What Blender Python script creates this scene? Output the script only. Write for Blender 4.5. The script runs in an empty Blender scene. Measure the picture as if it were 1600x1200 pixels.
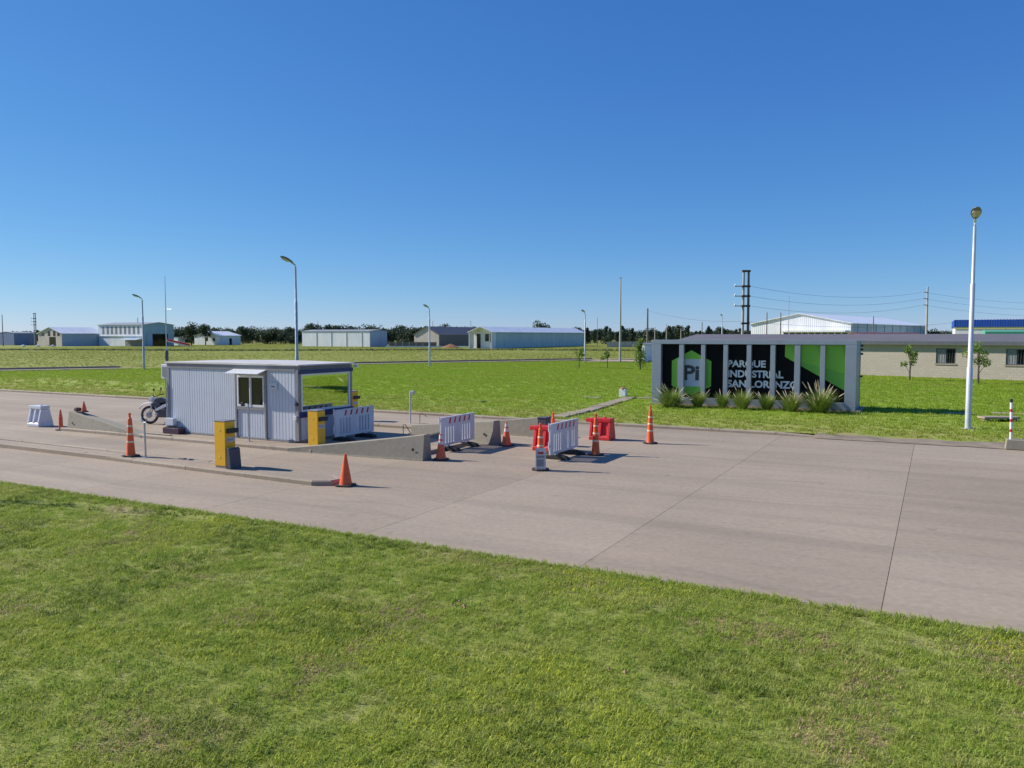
import bpy, bmesh, math, random
from mathutils import Vector, Matrix, noise as mnoise
R = math.radians
random.seed(7)
scene = bpy.context.scene
C = scene.collection

# ------------------------------------------------------------------ camera, sky, sun, exposure
cam_d = bpy.data.cameras.new('camera')
cam = bpy.data.objects.new('camera', cam_d); C.objects.link(cam)
cam_d.sensor_width = 36.0; cam_d.lens = 28.0; cam_d.clip_start = 0.1; cam_d.clip_end = 6000
cam.location = (0, 0, 3.5)
cam.rotation_euler = (R(90) - math.atan(76 / 1244.4), 0, 0)
scene.camera = cam

SUN_EL = R(34.0)
SUN_AZ = math.atan2(-0.968, 0.25)            # bearing of the sun from +Y, clockwise
world = bpy.data.worlds.new('World'); scene.world = world; world.use_nodes = True
wn = world.node_tree; wn.nodes.clear()
sky = wn.nodes.new('ShaderNodeTexSky'); sky.sky_type = 'NISHITA'; sky.sun_disc = False
sky.sun_elevation = SUN_EL; sky.sun_rotation = SUN_AZ
sky.altitude = 0; sky.air_density = 0.8; sky.dust_density = 0.0; sky.ozone_density = 10.0
bg = wn.nodes.new('ShaderNodeBackground'); bg.inputs['Strength'].default_value = 0.086
wo = wn.nodes.new('ShaderNodeOutputWorld')
sep = wn.nodes.new('ShaderNodeSeparateColor'); comb = wn.nodes.new('ShaderNodeCombineColor')
wn.links.new(sky.outputs[0], sep.inputs[0])
for i, (gain, gam) in enumerate(((0.84, 1.06), (1.27, 0.80), (2.58, 0.50))):    # camera colour response, the same all over the sky
    pw = wn.nodes.new('ShaderNodeMath'); pw.operation = 'POWER'; pw.inputs[1].default_value = gam
    ml = wn.nodes.new('ShaderNodeMath'); ml.operation = 'MULTIPLY'; ml.inputs[1].default_value = gain
    wn.links.new(sep.outputs[i], pw.inputs[0]); wn.links.new(pw.outputs[0], ml.inputs[0]); wn.links.new(ml.outputs[0], comb.inputs[i])
wn.links.new(comb.outputs[0], bg.inputs[0]); wn.links.new(bg.outputs[0], wo.inputs[0])

sd = bpy.data.lights.new('sun', 'SUN'); sd.energy = 4.6; sd.angle = R(0.5); sd.color = (1.0, 0.945, 0.86)
sun = bpy.data.objects.new('sun', sd); C.objects.link(sun)
sdir = Vector((math.sin(SUN_AZ) * math.cos(SUN_EL), math.cos(SUN_AZ) * math.cos(SUN_EL), math.sin(SUN_EL)))
sun.rotation_euler = sdir.to_track_quat('Z', 'Y').to_euler(); sun.location = (-20, 10, 30)

vs = scene.view_settings
vs.view_transform = 'Standard'; vs.look = 'None'; vs.exposure = 0.4; vs.gamma = 1.0; vs.use_curve_mapping = False
scene.cycles.use_denoising = True
scene.cycles.max_bounces = 6
scene.cycles.sample_clamp_indirect = 6

# ------------------------------------------------------------------ helpers
TH = R(28)                                   # the road and the park's grid are turned 28 degrees
CT, ST = math.cos(TH), math.sin(TH)
def W(u, v, z=0.0): return (CT * u + ST * v, -ST * u + CT * v, z)

class NT:
    def __init__(s, name):
        s.m = bpy.data.materials.new(name); s.m.use_nodes = True
        s.t = s.m.node_tree; s.b = s.t.nodes['Principled BSDF']
    def n(s, kind, **kw):
        o = s.t.nodes.new(kind)
        for k, v in kw.items():
            if hasattr(o, k): setattr(o, k, v)
            else: o.inputs[k.replace('_', ' ')].default_value = v
        return o
    def l(s, a, b): s.t.links.new(a, b)
    def pos(s): return s.n('ShaderNodeNewGeometry').outputs['Position']
    def obj(s): return s.n('ShaderNodeTexCoord').outputs['Object']
    def noise(s, vec, scale, detail=4, rough=0.55):
        o = s.n('ShaderNodeTexNoise'); o.inputs['Scale'].default_value = scale
        o.inputs['Detail'].default_value = detail; o.inputs['Roughness'].default_value = rough
        if vec is not None: s.l(vec, o.inputs['Vector'])
        return o.outputs['Fac']
    def ramp(s, fac, stops):
        o = s.n('ShaderNodeValToRGB'); e = o.color_ramp.elements
        while len(e) < len(stops): e.new(0.5)
        for i, (p, c) in enumerate(stops):
            e[i].position = p; e[i].color = (c, c, c, 1) if isinstance(c, (int, float)) else (*c, 1)
        s.l(fac, o.inputs['Fac']); return o.outputs['Color']
    def mix(s, fac, a, b, mode='MIX'):
        o = s.n('ShaderNodeMix', data_type='RGBA', blend_type=mode)
        for sock, v in ((o.inputs[0], fac), (o.inputs[6], a), (o.inputs[7], b)):
            if isinstance(v, (int, float)): sock.default_value = v
            elif isinstance(v, tuple): sock.default_value = (*v, 1)
            else: s.l(v, sock)
        return o.outputs[2]
    def mapping(s, vec, scale=(1, 1, 1), rotz=0.0):
        o = s.n('ShaderNodeMapping'); o.inputs['Scale'].default_value = scale
        o.inputs['Rotation'].default_value = (0, 0, rotz)
        s.l(vec, o.inputs['Vector']); return o.outputs[0]
    def bump(s, h, strength, dist=0.02):
        o = s.n('ShaderNodeBump'); o.inputs['Strength'].default_value = strength; o.inputs['Distance'].default_value = dist
        s.l(h, o.inputs['Height']); s.l(o.outputs[0], s.b.inputs['Normal'])
    def col(s, c):
        if isinstance(c, tuple): s.b.inputs['Base Color'].default_value = (*c, 1)
        else: s.l(c, s.b.inputs['Base Color'])
    def set(s, **kw):
        for k, v in kw.items(): s.b.inputs[k.replace('_', ' ')].default_value = v

MATS = {}
def plain(name, c, rough=0.5, metal=0.0, var=0.12, scale=6.0, bump=0.0, dirt=0.0):
    if name in MATS: return MATS[name]
    t = NT(name); o = t.obj()
    f = t.noise(o, scale, 5)
    lo = tuple(max(0, x * (1 - var)) for x in c); hi = tuple(min(1, x * (1 + var)) for x in c)
    k = t.ramp(f, [(0.3, lo), (0.7, hi)])
    if dirt:
        d = t.ramp(t.noise(o, scale * 0.45, 6, 0.65), [(0.45, 0.0), (0.75, dirt)])
        k = t.mix(d, k, (0.16, 0.135, 0.10))
    t.col(k); t.set(Roughness=rough, Metallic=metal)
    rr = t.ramp(t.noise(o, scale * 2.2, 3), [(0.3, max(0, rough - 0.08)), (0.7, min(1, rough + 0.1))])
    t.l(rr, t.b.inputs['Roughness'])
    if bump: t.bump(t.noise(o, scale * 4, 4), bump, 0.01)
    MATS[name] = t.m; return t.m

def concrete(name, base, streaks=True, rnd=0.16, stain=0.30):
    t = NT(name); p = t.pos(); q = t.mapping(p, (1, 1, 1), TH)      # q.x runs along the road
    big = t.noise(p, 0.22, 5, 0.6); fine = t.noise(p, 9.0, 6, 0.7); mid = t.noise(p, 1.3, 5, 0.6)
    b = base
    k = t.ramp(big, [(0.3, tuple(x * 0.86 for x in b)), (0.7, tuple(x * 1.08 for x in b))])
    k = t.mix(t.ramp(mid, [(0.35, 0.0), (0.7, 0.35)]), k, (b[0] * 1.12, b[1] * 1.1, b[2] * 1.04))
    k = t.mix(0.35, k, t.ramp(fine, [(0.25, 0.25), (0.75, 0.78)]), 'OVERLAY')
    if streaks:
        s1 = t.noise(t.mapping(q, (0.05, 1.1, 1)), 1.0, 4, 0.55)    # rubber laid down along the lanes
        k = t.mix(t.ramp(s1, [(0.48, 0.0), (0.66, stain)]), k, tuple(x * 0.58 for x in b))
        s2 = t.noise(t.mapping(q, (0.12, 2.6, 1)), 1.0, 3, 0.5)
        k = t.mix(t.ramp(s2, [(0.55, 0.0), (0.75, 0.3)]), k, (b[0] * 1.22, b[1] * 1.2, b[2] * 1.15))
        s3 = t.noise(t.mapping(q, (0.9, 22.0, 1)), 1.0, 2, 0.5)
        k = t.mix(t.ramp(s3, [(0.6, 0.0), (0.8, 0.14)]), k, tuple(x * 0.7 for x in b))
    if streaks:                                          # turning tyre marks and oil drips
        q2 = t.n('ShaderNodeVectorMath', operation='ADD'); wv = t.n('ShaderNodeTexNoise'); wv.inputs['Scale'].default_value = 0.07; t.l(p, wv.inputs['Vector'])
        sc_ = t.n('ShaderNodeVectorMath', operation='SCALE'); t.l(wv.outputs['Color'], sc_.inputs[0]); sc_.inputs['Scale'].default_value = 9.0
        t.l(q, q2.inputs[0]); t.l(sc_.outputs[0], q2.inputs[1])
        s4 = t.noise(t.mapping(q2.outputs[0], (0.05, 3.2, 1)), 1.0, 2, 0.5)
        k = t.mix(t.ramp(s4, [(0.60, 0.0), (0.70, 0.22)]), k, tuple(x * 0.6 for x in b))
        vo = t.n('ShaderNodeTexVoronoi'); vo.inputs['Scale'].default_value = 0.9; t.l(p, vo.inputs['Vector'])
        k = t.mix(t.ramp(vo.outputs['Distance'], [(0.03, 0.35), (0.075, 0.0)]), k, tuple(x * 0.45 for x in b))
    sp = t.noise(p, 2.7, 2, 0.4)
    k = t.mix(t.ramp(sp, [(0.70, 0.0), (0.76, 0.35)]), k, tuple(x * 0.5 for x in b))
    oi = t.n('ShaderNodeObjectInfo').outputs['Random']
    k = t.mix(rnd, k, t.ramp(oi, [(0.0, 0.1), (1.0, 0.9)]), 'SOFT_LIGHT') if rnd else k
    t.col(k); t.set(Roughness=0.82); t.bump(fine, 0.25, 0.006)
    MATS[name] = t.m; return t.m

def grass_mat(name, dark, mid, light, dry, dryness=0.35, blade=False, s=1.0, band=False):
    t = NT(name); p = t.pos()
    a = t.noise(p, 0.55 * s, 5, 0.6); f = t.noise(p, 7.0 * s, 5, 0.7); h = t.noise(p, 0.09 * s, 3, 0.5)
    k = t.ramp(f, [(0.25, dark), (0.5, mid), (0.78, light)])
    k = t.mix(t.ramp(h, [(0.35, 0.0), (0.65, 0.45)]), k, light)
    k = t.mix(t.ramp(a, [(0.52, 0.0), (0.74, dryness)]), k, dry)
    if band:                                             # worn, drier strip of turf beside the kerb
        sx = t.n('ShaderNodeSeparateXYZ'); t.l(t.mapping(p, (1, 1, 1), TH), sx.inputs[0])
        mr = t.n('ShaderNodeMapRange'); mr.inputs[1].default_value = 39.0; mr.inputs[2].default_value = 30.0; t.l(sx.outputs[1], mr.inputs[0])
        mm = t.n('ShaderNodeMath', operation='MULTIPLY'); t.l(mr.outputs[0], mm.inputs[0]); t.l(t.ramp(t.noise(p, 0.5, 4, 0.6), [(0.3, 0.15), (0.65, 0.9)]), mm.inputs[1])
        k = t.mix(mm.outputs[0], k, dry)
    br = t.noise(p, 1.7 * s, 5, 0.65)
    k = t.mix(t.ramp(br, [(0.64, 0.0), (0.73, 0.7)]), k, (0.24, 0.165, 0.085))
    k = t.mix(t.ramp(t.noise(p, 0.8 * s, 3, 0.5), [(0.30, 0.55), (0.42, 0.0)]), k, dark)
    if blade:
        oi = t.n('ShaderNodeObjectInfo').outputs['Random']
        k = t.mix(0.5, k, t.ramp(oi, [(0.0, dark), (0.5, mid), (0.85, light), (1.0, dry)]))
        t.set(Roughness=0.65)
        tr = t.n('ShaderNodeBsdfTranslucent'); t.l(k, tr.inputs[0])
        mx = t.n('ShaderNodeMixShader'); mx.inputs[0].default_value = 0.42
        t.l(t.b.outputs[0], mx.inputs[1]); t.l(tr.outputs[0], mx.inputs[2])
        t.l(mx.outputs[0], t.t.nodes['Material Output'].inputs[0])
    else:
        t.set(Roughness=0.9); t.bump(t.noise(p, 14 * s, 5, 0.7), 0.6, 0.05)
    t.set(Specular_IOR_Level=0.25) if 'Specular IOR Level' in t.b.inputs else None
    t.col(k); MATS[name] = t.m; return t.m

class MB:
    def __init__(s): s.v = []; s.f = []
    def add(s, vs_, fs_):
        b = len(s.v); s.v += [tuple(x) for x in vs_]; s.f += [tuple(i + b for i in f) for f in fs_]; return s
    def box(s, x0, x1, y0, y1, z0, z1):
        return s.add([(x0, y0, z0), (x1, y0, z0), (x1, y1, z0), (x0, y1, z0), (x0, y0, z1), (x1, y0, z1), (x1, y1, z1), (x0, y1, z1)],
                     [(0, 3, 2, 1), (4, 5, 6, 7), (0, 1, 5, 4), (1, 2, 6, 5), (2, 3, 7, 6), (3, 0, 4, 7)])
    def prism(s, poly, axis, a, b):                    # poly: 2-D outline, extruded from a to b along axis
        def P(p, t): return {'x': (t, p[0], p[1]), 'y': (p[0], t, p[1]), 'z': (p[0], p[1], t)}[axis]
        n = len(poly); i = len(s.v)
        s.v += [P(p, a) for p in poly] + [P(p, b) for p in poly]
        s.f += [tuple(i + k for k in range(n)), tuple(i + n + k for k in reversed(range(n)))]
        s.f += [(i + k, i + (k + 1) % n, i + n + (k + 1) % n, i + n + k) for k in range(n)]; return s
    def tube(s, pts, rad, n=8, caps=True):
        pts = [Vector(p) for p in pts]
        if not isinstance(rad, (list, tuple)): rad = [rad] * len(pts)
        base = len(s.v)
        for k, p in enumerate(pts):
            d = (pts[min(k + 1, len(pts) - 1)] - pts[max(k - 1, 0)]).normalized()
            up = Vector((0, 0, 1)) if abs(d.z) < 0.9 else Vector((1, 0, 0))
            a = d.cross(up).normalized(); b = a.cross(d)
            for j in range(n):
                t = 2 * math.pi * j / n
                s.v.append(tuple(p + (a * math.cos(t) + b * math.sin(t)) * rad[k]))
        for k in range(len(pts) - 1):
            for j in range(n):
                s.f.append((base + k * n + j, base + k * n + (j + 1) % n, base + (k + 1) * n + (j + 1) % n, base + (k + 1) * n + j))
        if caps:
            s.f.append(tuple(base + j for j in reversed(range(n))))
            s.f.append(tuple(base + (len(pts) - 1) * n + j for j in range(n)))
        return s
    def lathe(s, prof, n=20, cx=0, cy=0):
        b = len(s.v)
        for r, z in prof:
            for j in range(n):
                t = 2 * math.pi * j / n; s.v.append((cx + r * math.cos(t), cy + r * math.sin(t), z))
        for k in range(len(prof) - 1):
            for j in range(n):
                s.f.append((b + k * n + j, b + k * n + (j + 1) % n, b + (k + 1) * n + (j + 1) % n, b + (k + 1) * n + j))
        s.f.append(tuple(b + j for j in reversed(range(n)))); s.f.append(tuple(b + (len(prof) - 1) * n + j for j in range(n)))
        return s
    def torus(s, c, R0, r0, axis='y', n=28, m=8, flat=1.0):
        b = len(s.v)
        for i in range(n):
            t = 2 * math.pi * i / n
            for j in range(m):
                p = 2 * math.pi * j / m; rr = R0 + r0 * math.cos(p); w = r0 * math.sin(p) * flat
                q = {'y': (rr * math.cos(t), w, rr * math.sin(t)), 'x': (w, rr * math.cos(t), rr * math.sin(t)), 'z': (rr * math.cos(t), rr * math.sin(t), w)}[axis]
                s.v.append((c[0] + q[0], c[1] + q[1], c[2] + q[2]))
        for i in range(n):
            for j in range(m):
                s.f.append((b + i * m + j, b + ((i + 1) % n) * m + j, b + ((i + 1) % n) * m + (j + 1) % m, b + i * m + (j + 1) % m))
        return s
    def grid(s, xs, zs, y0, y1, hole, flip=False):     # upright plate in x-z with square holes cut through
        xs = sorted(set(round(x, 4) for x in xs)); zs = sorted(set(round(z, 4) for z in zs))
        b = len(s.v); nx, nz = len(xs), len(zs)
        for y in (y0, y1):
            for z in zs:
                for x in xs: s.v.append((y, x, z) if flip else (x, y, z))
        I = lambda k, i, j: b + k * nx * nz + j * nx + i
        solid = lambda i, j: 0 <= i < nx - 1 and 0 <= j < nz - 1 and not hole((xs[i] + xs[i + 1]) / 2, (zs[j] + zs[j + 1]) / 2)
        for i in range(nx - 1):
            for j in range(nz - 1):
                if not solid(i, j): continue
                s.f.append((I(0, i, j), I(0, i + 1, j), I(0, i + 1, j + 1), I(0, i, j + 1)))
                s.f.append((I(1, i, j), I(1, i, j + 1), I(1, i + 1, j + 1), I(1, i + 1, j)))
                if not solid(i - 1, j): s.f.append((I(0, i, j), I(0, i, j + 1), I(1, i, j + 1), I(1, i, j)))
                if not solid(i + 1, j): s.f.append((I(0, i + 1, j), I(1, i + 1, j), I(1, i + 1, j + 1), I(0, i + 1, j + 1)))
                if not solid(i, j - 1): s.f.append((I(0, i, j), I(1, i, j), I(1, i + 1, j), I(0, i + 1, j)))
                if not solid(i, j + 1): s.f.append((I(0, i, j + 1), I(0, i + 1, j + 1), I(1, i + 1, j + 1), I(1, i, j + 1)))
        return s
    def mesh(s, name, mat, smooth=False, fix=True):
        me = bpy.data.meshes.new(name); me.from_pydata(s.v, [], s.f)
        if fix:
            bm = bmesh.new(); bm.from_mesh(me); bmesh.ops.recalc_face_normals(bm, faces=bm.faces); bm.to_mesh(me); bm.free()
        me.materials.append(mat)
        if smooth: me.polygons.foreach_set('use_smooth', [True] * len(me.polygons))
        return me
    def build(s, name, mat, parent=None, smooth=False, bevel=0, label=None, fix=True):
        o = bpy.data.objects.new(name, s.mesh(name, mat, smooth, fix)); C.objects.link(o)
        if parent: o.parent = parent
        if smooth:
            m = o.modifiers.new('edges', 'EDGE_SPLIT'); m.split_angle = R(35)
        if bevel:
            m = o.modifiers.new('bevel', 'BEVEL'); m.width = bevel; m.segments = 2; m.limit_method = 'ANGLE'
        if label: o['label'] = label
        return o

def tag(o, label=None, cat=None, group=None, kind=None):
    for k, v in (('label', label), ('category', cat), ('group', group), ('kind', kind)):
        if v: o[k] = v
    return o
def thing(name, label, cat, loc, rz=-TH, group=None):
    o = bpy.data.objects.new(name, None); C.objects.link(o); o.empty_display_size = 0.2
    o.location = loc; o.rotation_euler = (0, 0, rz)
    return tag(o, label, cat, group)
def dup(root, loc, rz=None, label=None, scale=None):
    r = root.copy(); C.objects.link(r); r.location = loc
    if rz is not None: r.rotation_euler = (0, 0, rz)
    if label: r['label'] = label
    if scale: r.scale = scale if isinstance(scale, tuple) else (scale,) * 3
    def rec(src, par):
        for ch in src.children:
            c = ch.copy(); C.objects.link(c); c.parent = par; rec(ch, c)
    rec(root, r)
    return r

# ------------------------------------------------------------------ materials
M_road = concrete('road_concrete', (0.35, 0.278, 0.20))
M_kerb = concrete('kerb_concrete', (0.335, 0.272, 0.20), streaks=False)
M_jersey = concrete('barrier_concrete', (0.28, 0.25, 0.19), streaks=False)
M_joint = plain('joint_filler', (0.05, 0.045, 0.04), 0.9)
M_field = grass_mat('field_grass', (0.19, 0.23, 0.030), (0.235, 0.265, 0.042), (0.28, 0.29, 0.06), (0.33, 0.28, 0.11), 0.5, s=0.3)
M_lawn = grass_mat('lawn_grass', (0.175, 0.285, 0.018), (0.225, 0.335, 0.024), (0.265, 0.355, 0.036), (0.36, 0.31, 0.11), 0.5, s=0.4, band=True)
M_near = grass_mat('near_turf', (0.17, 0.215, 0.036), (0.24, 0.28, 0.055), (0.30, 0.315, 0.07), (0.42, 0.33, 0.17), 0.8)
M_blade = grass_mat('grass_blade', (0.20, 0.30, 0.032), (0.33, 0.42, 0.062), (0.44, 0.49, 0.09), (0.58, 0.49, 0.23), 0.75, blade=True)
M_bladefar = grass_mat('grass_blade_far', (0.23, 0.345, 0.022), (0.295, 0.41, 0.032), (0.34, 0.43, 0.05), (0.45, 0.39, 0.14), 0.5, blade=True, s=0.4, band=True)
M_bladefield = grass_mat('field_blade', (0.24, 0.28, 0.038), (0.29, 0.315, 0.052), (0.33, 0.335, 0.07), (0.40, 0.34, 0.14), 0.5, blade=True, s=0.3)
M_dirt = plain('bare_soil', (0.26, 0.205, 0.145), 0.95, var=0.25, scale=2.0, bump=0.5)
M_steel = plain('galvanised_steel', (0.42, 0.44, 0.46), 0.42, 0.55, 0.12, 3)
M_polewhite = plain('pole_paint', (0.58, 0.60, 0.62), 0.4, 0.2, 0.1, 2)
M_lampgrey = plain('lamp_housing', (0.17, 0.18, 0.18), 0.45, 0.3)
M_lampglass = plain('lamp_glass', (0.45, 0.42, 0.33), 0.15)
M_cabin = plain('cabin_panel', (0.57, 0.605, 0.65), 0.42, 0.0, 0.04, 1.5, dirt=0.06)
M_trim = plain('cabin_trim', (0.25, 0.245, 0.25), 0.5, 0.1, 0.1, 2)
M_trimdark = plain('cabin_dark_trim', (0.13, 0.135, 0.15), 0.45, 0.2)
M_blue = plain('blue_band', (0.016, 0.030, 0.12), 0.4)
M_roofw = plain('roof_white', (0.62, 0.59, 0.54), 0.55, 0, 0.1, 1.5, dirt=0.35)
M_alu = plain('white_aluminium', (0.74, 0.75, 0.75), 0.3, 0.1, 0.04)
M_darkglass = plain('dark_glass', (0.008, 0.011, 0.009), 0.04, 0, 0.3)
M_mirror = plain('mirror_glass', (0.62, 0.66, 0.60), 0.02, 1.0, 0.02)
M_mirror.node_tree.nodes['Principled BSDF'].inputs['Roughness'].default_value = 0.02
for l in list(M_mirror.node_tree.links):
    if l.to_socket.name == 'Roughness': M_mirror.node_tree.links.remove(l)
for l in list(M_darkglass.node_tree.links):
    if l.to_socket.name == 'Roughness': M_darkglass.node_tree.links.remove(l)
M_darkglass.node_tree.nodes['Principled BSDF'].inputs['Roughness'].default_value = 0.04
M_white = plain('white_paint', (0.78, 0.78, 0.77), 0.5, 0, 0.05, 3, dirt=0.15)
M_plastic = plain('white_plastic', (0.63, 0.63, 0.66), 0.4, 0, 0.05, 4, dirt=0.22)
M_redplastic = plain('red_plastic', (0.62, 0.018, 0.022), 0.45, 0, 0.15, 4, dirt=0.22)
M_redtape = plain('red_tape', (0.45, 0.03, 0.05), 0.45)
M_yellow = plain('yellow_paint', (0.78, 0.42, 0.012), 0.42, 0, 0.06, 3, dirt=0.26)
M_orange = plain('orange_pvc', (0.80, 0.115, 0.022), 0.5, 0, 0.12, 5, dirt=0.24)
M_orangeold = plain('faded_orange_pvc', (0.68, 0.13, 0.05), 0.6, 0, 0.12, 5, dirt=0.25)
M_band = plain('reflective_band', (0.80, 0.62, 0.42), 0.35)
M_bandold = plain('worn_white_band', (0.72, 0.60, 0.55), 0.5, 0, 0.2)
M_rubber = plain('black_rubber', (0.022, 0.022, 0.023), 0.75, 0, 0.3, 5, dirt=0.35)
M_black = plain('black_plastic', (0.014, 0.014, 0.016), 0.5)
M_dgrey = plain('dark_grey_plastic', (0.075, 0.072, 0.085), 0.6, 0, 0.15, 4, dirt=0.2)
M_sheet = plain('notice_sheet', (0.48, 0.49, 0.50), 0.45, 0, 0.25, 9)
M_greyprint = plain('grey_print', (0.20, 0.21, 0.23), 0.5)
M_signsteel = plain('sign_steel', (0.27, 0.31, 0.365), 0.42, 0.15, 0.07, 1.2, dirt=0.12)
M_signblack = plain('black_vinyl', (0.004, 0.004, 0.005), 0.45, 0, 0.3, 2)
M_signblack.node_tree.nodes['Principled BSDF'].inputs['Specular IOR Level'].default_value = 0.12
M_green = plain('green_vinyl', (0.21, 0.52, 0.045), 0.4, 0, 0.04, 1.0)
M_green2 = plain('deep_green_vinyl', (0.15, 0.44, 0.05), 0.4, 0, 0.04, 1.0)
M_greylogo = plain('pale_grey_vinyl', (0.52, 0.54, 0.60), 0.4, 0, 0.04, 1.0)
M_pi = plain('charcoal_vinyl', (0.045, 0.05, 0.055), 0.4)
M_letter = plain('white_vinyl', (0.72, 0.73, 0.75), 0.4, 0, 0.03)
M_bark = plain('bark', (0.10, 0.075, 0.055), 0.9, 0, 0.3, 4, bump=0.4)
M_wood = plain('weathered_pole', (0.17, 0.145, 0.125), 0.85, 0, 0.2, 2)
M_concpole = plain('concrete_pole', (0.42, 0.39, 0.35), 0.8, 0, 0.12, 1)
M_rust = plain('rusty_steel', (0.12, 0.055, 0.035), 0.8, 0.1, 0.3, 3)
M_wire = plain('wire', (0.05, 0.055, 0.06), 0.6)

def leaf_mat(name, a, b):
    t = NT(name); p = t.obj(); oi = t.n('ShaderNodeObjectInfo').outputs['Random']
    k = t.ramp(t.noise(p, 1.1, 4, 0.7), [(0.3, a), (0.72, b)])
    k = t.mix(0.35, k, t.ramp(oi, [(0, a), (1, b)]))
    t.col(k); t.set(Roughness=0.6)
    tr = t.n('ShaderNodeBsdfTranslucent'); t.l(k, tr.inputs[0]); mx = t.n('ShaderNodeMixShader'); mx.inputs[0].default_value = 0.22
    t.l(t.b.outputs[0], mx.inputs[1]); t.l(tr.outputs[0], mx.inputs[2]); t.l(mx.outputs[0], t.t.nodes['Material Output'].inputs[0])
    MATS[name] = t.m; return t.m
M_leaf = leaf_mat('leaf_dark', (0.022, 0.042, 0.018), (0.060, 0.095, 0.035))
M_leafpine = leaf_mat('leaf_pine', (0.022, 0.042, 0.022), (0.050, 0.082, 0.038))
M_leafyoung = leaf_mat('leaf_young', (0.12, 0.20, 0.025), (0.26, 0.35, 0.06))
M_clump = leaf_mat('fountain_blade', (0.15, 0.235, 0.026), (0.34, 0.40, 0.09))
M_plume = leaf_mat('plume', (0.55, 0.45, 0.30), (0.82, 0.72, 0.54))

def corrugated(name, c, pitch=0.35, rough=0.5, metal=0.0, dirt=0.12):
    t = NT(name); o = t.obj()
    sx = t.n('ShaderNodeSeparateXYZ'); t.l(o, sx.inputs[0])
    ad = t.n('ShaderNodeMath', operation='ADD'); t.l(sx.outputs[0], ad.inputs[0]); t.l(sx.outputs[1], ad.inputs[1])
    mu = t.n('ShaderNodeMath', operation='MULTIPLY'); t.l(ad.outputs[0], mu.inputs[0]); mu.inputs[1].default_value = 2 * math.pi / pitch
    si = t.n('ShaderNodeMath', operation='SINE'); t.l(mu.outputs[0], si.inputs[0])
    f = t.noise(t.mapping(o, (1, 1, 0.25)), 0.5, 5, 0.6)
    k = t.ramp(f, [(0.3, tuple(x * 0.88 for x in c)), (0.7, tuple(min(1, x * 1.06) for x in c))])
    k = t.mix(t.ramp(t.noise(o, 0.9, 5, 0.7), [(0.5, 0.0), (0.8, dirt)]), k, (0.2, 0.17, 0.13))
    t.col(k); t.set(Roughness=rough, Metallic=metal); t.bump(si.outputs[0], 0.35, 0.03)
    MATS[name] = t.m; return t.m

# ------------------------------------------------------------------ ground, road, lawns
def struct(o, label=None): return tag(o, label, None, None, 'structure')
NEAR_EDGE, FAR_EDGE = 10.80, 28.95
def RUT(u):
    pts = [(-34, 4.6), (-20, 8.7), (-17.1, 9.48), (-15.4, 9.97), (-13.4, 10.24), (-11.4, 10.34), (-9.6, 10.42), (-6, 10.5), (20, 10.5)]
    for (a, va), (b, vb) in zip(pts, pts[1:]):
        if a <= u <= b: return va + (vb - va) * (u - a) / (b - a) + 0.03 * math.sin(u * 2.3)
    return 10.5
def near_z(u, v):
    n = mnoise.noise(Vector((u * 0.35, v * 0.35, 3.1))) * 0.035 + mnoise.noise(Vector((u * 1.6, v * 1.6, 9.2))) * 0.016
    rut = RUT(u)
    fade = max(0.0, min(1.0, (-u - 8.0) / 4.0))
    d = abs(v - rut)
    r = -0.17 * fade * max(0.0, min(1.0, 1.6 - d / 0.06)) + 0.06 * fade * max(0.0, 1 - abs(v - rut - 0.22) / 0.24)
    edge = max(0.0, min(1.0, (NEAR_EDGE - v) / 0.35))
    return 0.012 + (0.03 + n + r) * edge
def far_z(u, v):
    b = 0.10 * max(0.0, min(1.0, (35 - v) / 5.5)) + 0.004
    bare = max(0.0, min(1.0, (u + 3.2) / 2.0)) * max(0.0, min(1.0, (33 - v) / 3.0))
    amp = min(1.0, max(0.0, (v - 29.3) / 4))
    mound = 0.5 * math.exp(-((u + 52) / 14) ** 2 - ((v - 34) / 3.2) ** 2) + 0.28 * math.exp(-((u + 40) / 7) ** 2 - ((v - 33) / 2.2) ** 2)
    return b * (1 - 0.93 * bare) + amp * (mnoise.noise(Vector((u * 0.12, v * 0.12, 1))) * 0.045 + mnoise.noise(Vector((u * 0.6, v * 0.6, 5))) * 0.02) + amp * mound
def edge_wob(u): return 0.045 * mnoise.noise(Vector((u * 1.3, 0, 0))) + 0.03 * mnoise.noise(Vector((u * 4.7, 3, 0)))
def terrain(name, mat, us, vs_, fz, wob=None, keep=None):
    mb = MB(); nu = len(us)
    for j, v in enumerate(vs_):
        for u in us:
            vv = v + (edge_wob(u) if wob is not None and j == wob % len(vs_) else 0)
            mb.v.append(W(u, vv, fz(u, v)))
    for j in range(len(vs_) - 1):
        for i in range(nu - 1):
            if keep and not keep((us[i] + us[i + 1]) / 2, (vs_[j] + vs_[j + 1]) / 2): continue
            mb.f.append((j * nu + i, j * nu + i + 1, (j + 1) * nu + i + 1, (j + 1) * nu + i))
    return mb.build(name, mat, smooth=False, fix=False)
def frange(a, b, d):
    n = max(1, round((b - a) / d)); return [a + (b - a) * i / n for i in range(n + 1)]

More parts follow.
